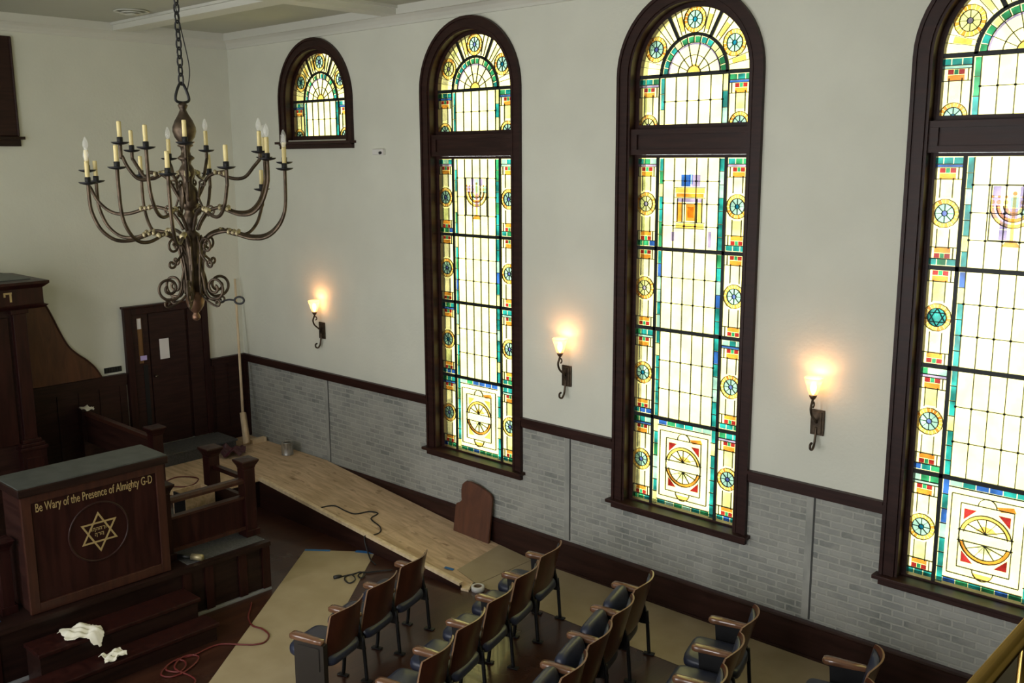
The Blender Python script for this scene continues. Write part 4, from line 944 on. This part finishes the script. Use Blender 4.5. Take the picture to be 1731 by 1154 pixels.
# ---------------------------------------------------------------- theatre seats
PITCH = .533
def mesh_only(b, name, mats, bevel=0): 
    return b.build(name, mats, None, bevel)
def back_mb():
    """curved plywood backrest, seat faces +x, width along +y"""
    b = MB(); nu, nv = 10, 12; W2 = .243; yc = PITCH/2
    front, rear = [], []
    for j in range(nv+1):
        v = j/nv; z = .30+.56*v
        hw = W2*(1-.05*v) if v > .22 else W2*(.52+.48*math.sin(PI/2*(v/.22)))
        for i in range(nu+1):
            u = -1+2*i/nu
            zz = z
            if v > .92: zz -= .022*abs(u)**4
            x = -.30-.135*v-.02*v*v+.075*u*u*(.35+.65*v)
            if v < .25: x += .05*(1-v/.25)**2
            front.append((x+.006, yc+hw*u, zz)); rear.append((x-.008, yc+hw*u, zz))
    n = nu+1; off = len(front); f = []; m = []
    vs_ = front+rear
    F, E_ = [], []
    for j in range(nv):
        for i in range(nu):
            a = j*n+i; F.append((a,a+1,a+n+1,a+n)); F.append((off+a,off+a+n,off+a+n+1,off+a+1))
    for i in range(nu): E_.append((nv*n+i,nv*n+i+1,off+nv*n+i+1,off+nv*n+i)); E_.append((i,off+i,off+i+1,i+1))
    for j in range(nv): E_.append((j*n,(j+1)*n,off+(j+1)*n,off+j*n)); E_.append((j*n+nu,off+j*n+nu,off+(j+1)*n+nu,(j+1)*n+nu))
    b.add(vs_, F, 0, True); b.add(vs_, E_, 1, False)
    return b
def pad_mb():
    b = MB(); nu, nv = 8, 8; yc = PITCH/2; V = []
    for lay in (0,1):
        for j in range(nv+1):
            v = .30+.62*j/nv; z = .30+.56*v
            for i in range(nu+1):
                u = -.86+1.72*i/nu; edge = min(1, 4*min(i/nu,1-i/nu,j/nv,1-j/nv)+.25)
                x = -.30-.135*v-.02*v*v+.075*u*u*(.35+.65*v)+.007
                V.append((x+(.032*edge**.5 if lay else 0), yc+.235*u, z))
    n = nu+1; o = (nu+1)*(nv+1); F = []
    for j in range(nv):
        for i in range(nu):
            a = j*n+i; F.append((o+a,o+a+1,o+a+n+1,o+a+n)); F.append((a,a+n,a+n+1,a+1))
    for i in range(nu): F.append((i,i+1,o+i+1,o+i)); F.append((nv*n+i,o+nv*n+i,o+nv*n+i+1,nv*n+i+1))
    for j in range(nv): F.append((j*n,o+j*n,o+(j+1)*n,(j+1)*n)); F.append((j*n+nu,(j+1)*n+nu,o+(j+1)*n+nu,o+j*n+nu))
    b.add(V, F, 0, True); return b
def seat_mb(up):
    b = MB(); yc = PITCH/2
    # cushion outline in plan: wide round front, narrower rear; lofted in height
    def plan(s, z):
        P = []
        for k in range(28):
            a = 2*PI*k/28; c, q = math.cos(a), math.sin(a)
            ex = .34
            P.append((-.13+s*.235*math.copysign(abs(c)**ex, c), yc+s*.230*math.copysign(abs(q)**ex, q), z+.02*c*s))
        return P
    b.loft([plan(.80,.375),plan(.93,.378),plan(.99,.395),plan(1.0,.42),plan(.985,.445),plan(.93,.462),plan(.78,.472),plan(.45,.477)], 0, True)
    if up:
        Mx = Matrix.Translation((-.270,0,.275)) @ Matrix.Rotation(-math.radians(68), 4, 'Y') @ Matrix.Translation((.325,0,-.44))
        b.v = [tuple(Mx @ Vector(p)) for p in b.v]
    return b
def arm_mb(y):
    b = MB(); L_ = []
    for x, hw, z0, z1 in ((-.325,.016,.598,.620),(-.315,.030,.588,.626),(-.22,.036,.588,.630),(-.10,.040,.590,.638),(-.03,.042,.592,.640),(-.008,.036,.596,.636),(.004,.020,.604,.628)):
        L_.append([(x,y-hw,z0+.006),(x,y-hw*.8,z0),(x,y+hw*.8,z0),(x,y+hw,z0+.006),(x,y+hw,z1-.008),(x,y+hw*.75,z1),(x,y-hw*.75,z1),(x,y-hw,z1-.008)])
    b.loft(L_, 0, True); return b
def plate_mb(y):
    b = MB(); b.prism([(-.33,y-.009,.30),(-.10,y-.009,.30),(-.06,y-.009,.45),(-.05,y-.009,.590),(-.305,y-.009,.590),(-.32,y-.009,.45)], (0,.018,0))
    b.prism([(-.36,y-.014,.30),(-.28,y-.014,.30),(-.28,y-.014,.46),(-.32,y-.014,.46)], (0,.028,0)); return b
def leg_mb(y, front):
    b = MB()
    P = [(-.15,y,.33),(-.135,y,.18),(-.125,y,.07),(-.115,y,.02)] if front else [(-.335,y,.42),(-.35,y,.22),(-.36,y,.08),(-.365,y,.02)]
    b.tube(smooth_path(P,3), .017, 7)
    c = P[-1]; b.box(c[0]-.05,c[0]+.05,y-.022,y+.022,.0045,.016); return b
ME = {}
def part_mesh(key, mb, mats):
    o = mb.build(key, mats); ME[key] = o.data; bpy.data.objects.remove(o)
part_mesh('backrest', back_mb(), [M['chair_wood'], M['chair_edge']]); part_mesh('back_pad', pad_mb(), M['vinyl'])
part_mesh('seat', seat_mb(False), M['vinyl']); part_mesh('seat_up', seat_mb(True), M['vinyl'])
for side, y in (('r', 0.0), ('l', PITCH)):
    part_mesh('arm'+side, arm_mb(y), M['arm_wood']); part_mesh('plate'+side, plate_mb(y), M['iron_dark'])
    part_mesh('lf'+side, leg_mb(y, True), M['iron_dark']); part_mesh('lr'+side, leg_mb(y, False), M['iron_dark'])
b = MB(); b.box(-.34,-.045,PITCH-.028,PITCH+.028,.10,.588); b.box(-.30,-.085,PITCH+.028,PITCH+.036,.36,.56); b.box(-.36,-.03,PITCH-.035,PITCH+.035,.0045,.10)
part_mesh('aisle', b, M['iron_dark'])
ME['aisle'].materials[0] = mat('dark_aisle_panel', (.035,.030,.026), .4, .3)
FACE = math.atan2(-.2908, -.9568)
def link(name, me, p):
    o = bpy.data.objects.new(name, me); C.objects.link(o); o.parent = p; return o
def seat_thing(x, y, label, up, last, panel, group):
    t = thing('theater_seat', label, 'chair', (x, y, 0), FACE, group)
    link('backrest', ME['backrest'], t); link('back_pad', ME['back_pad'], t); link('seat', ME['seat_up' if up else 'seat'], t)
    for s in ('r','l') if last else ('r',):
        if s == 'l' and panel: link('armrest', ME['arml'], t); link('aisle_panel', ME['aisle'], t); continue
        link('armrest', ME['arm'+s], t); link('standard', ME['plate'+s], t); link('leg', ME['lf'+s], t); link('leg', ME['lr'+s], t)
    return t
ORD = ['at the wall end of', 'second from wall in', 'third from wall in', 'fourth from wall in', 'fifth from wall in']
ROWS_ = [(5.51, 2, 3, False, 'the front row', True), (6.61, 0, 5, False, 'the second seat row', False),
         (7.67, 0, 4, True, 'the third seat row', False), (8.70, 0, 3, False, 'the fourth seat row', False), (9.72, 0, 2, False, 'the rearmost visible seat row', False)]
for x0, j0, n_, up, rn, panel in ROWS_:
    for i in range(n_):
        j = j0+i; x = x0+.155*j; y = -1.045-.51*j
        st = 'with raised seat' if up else 'with lowered seat'
        seat_thing(x, y, 'wooden theater chair %s, %s %s' % (st, ORD[i], rn), up, i == n_-1, panel, 'theater seats in ' + rn)

# ---------------------------------------------------------------- balcony in front of the camera
b = MB(); b.box(12.48,RX,RY,-.06,2.45,2.62); b.box(12.26,12.48,RY,-.06,2.40,3.36); b.box(12.22,12.50,RY,-.06,3.36,3.40)
struct(b.build('trim_%d' % k, M['dark_wood_y'])); k += 1
t = thing('brass_railing', 'polished brass tube railing along the balcony edge in the lower right corner', 'railing')
b = MB(); b.tube([(12.31,RY+.02,3.60),(12.31,-.08,3.60)], .016, 14); b.build('tube', M['brass'], t)
for y in (-.6,-2.4,-4.2,-6.0,-7.8):
    b = MB(); b.lathe([(.030,3.401),(.030,3.41),(.011,3.42),(.010,3.575),(.014,3.588)], 12, M=Matrix.Translation((12.31,y,0))); b.build('bracket', M['brass'], t)
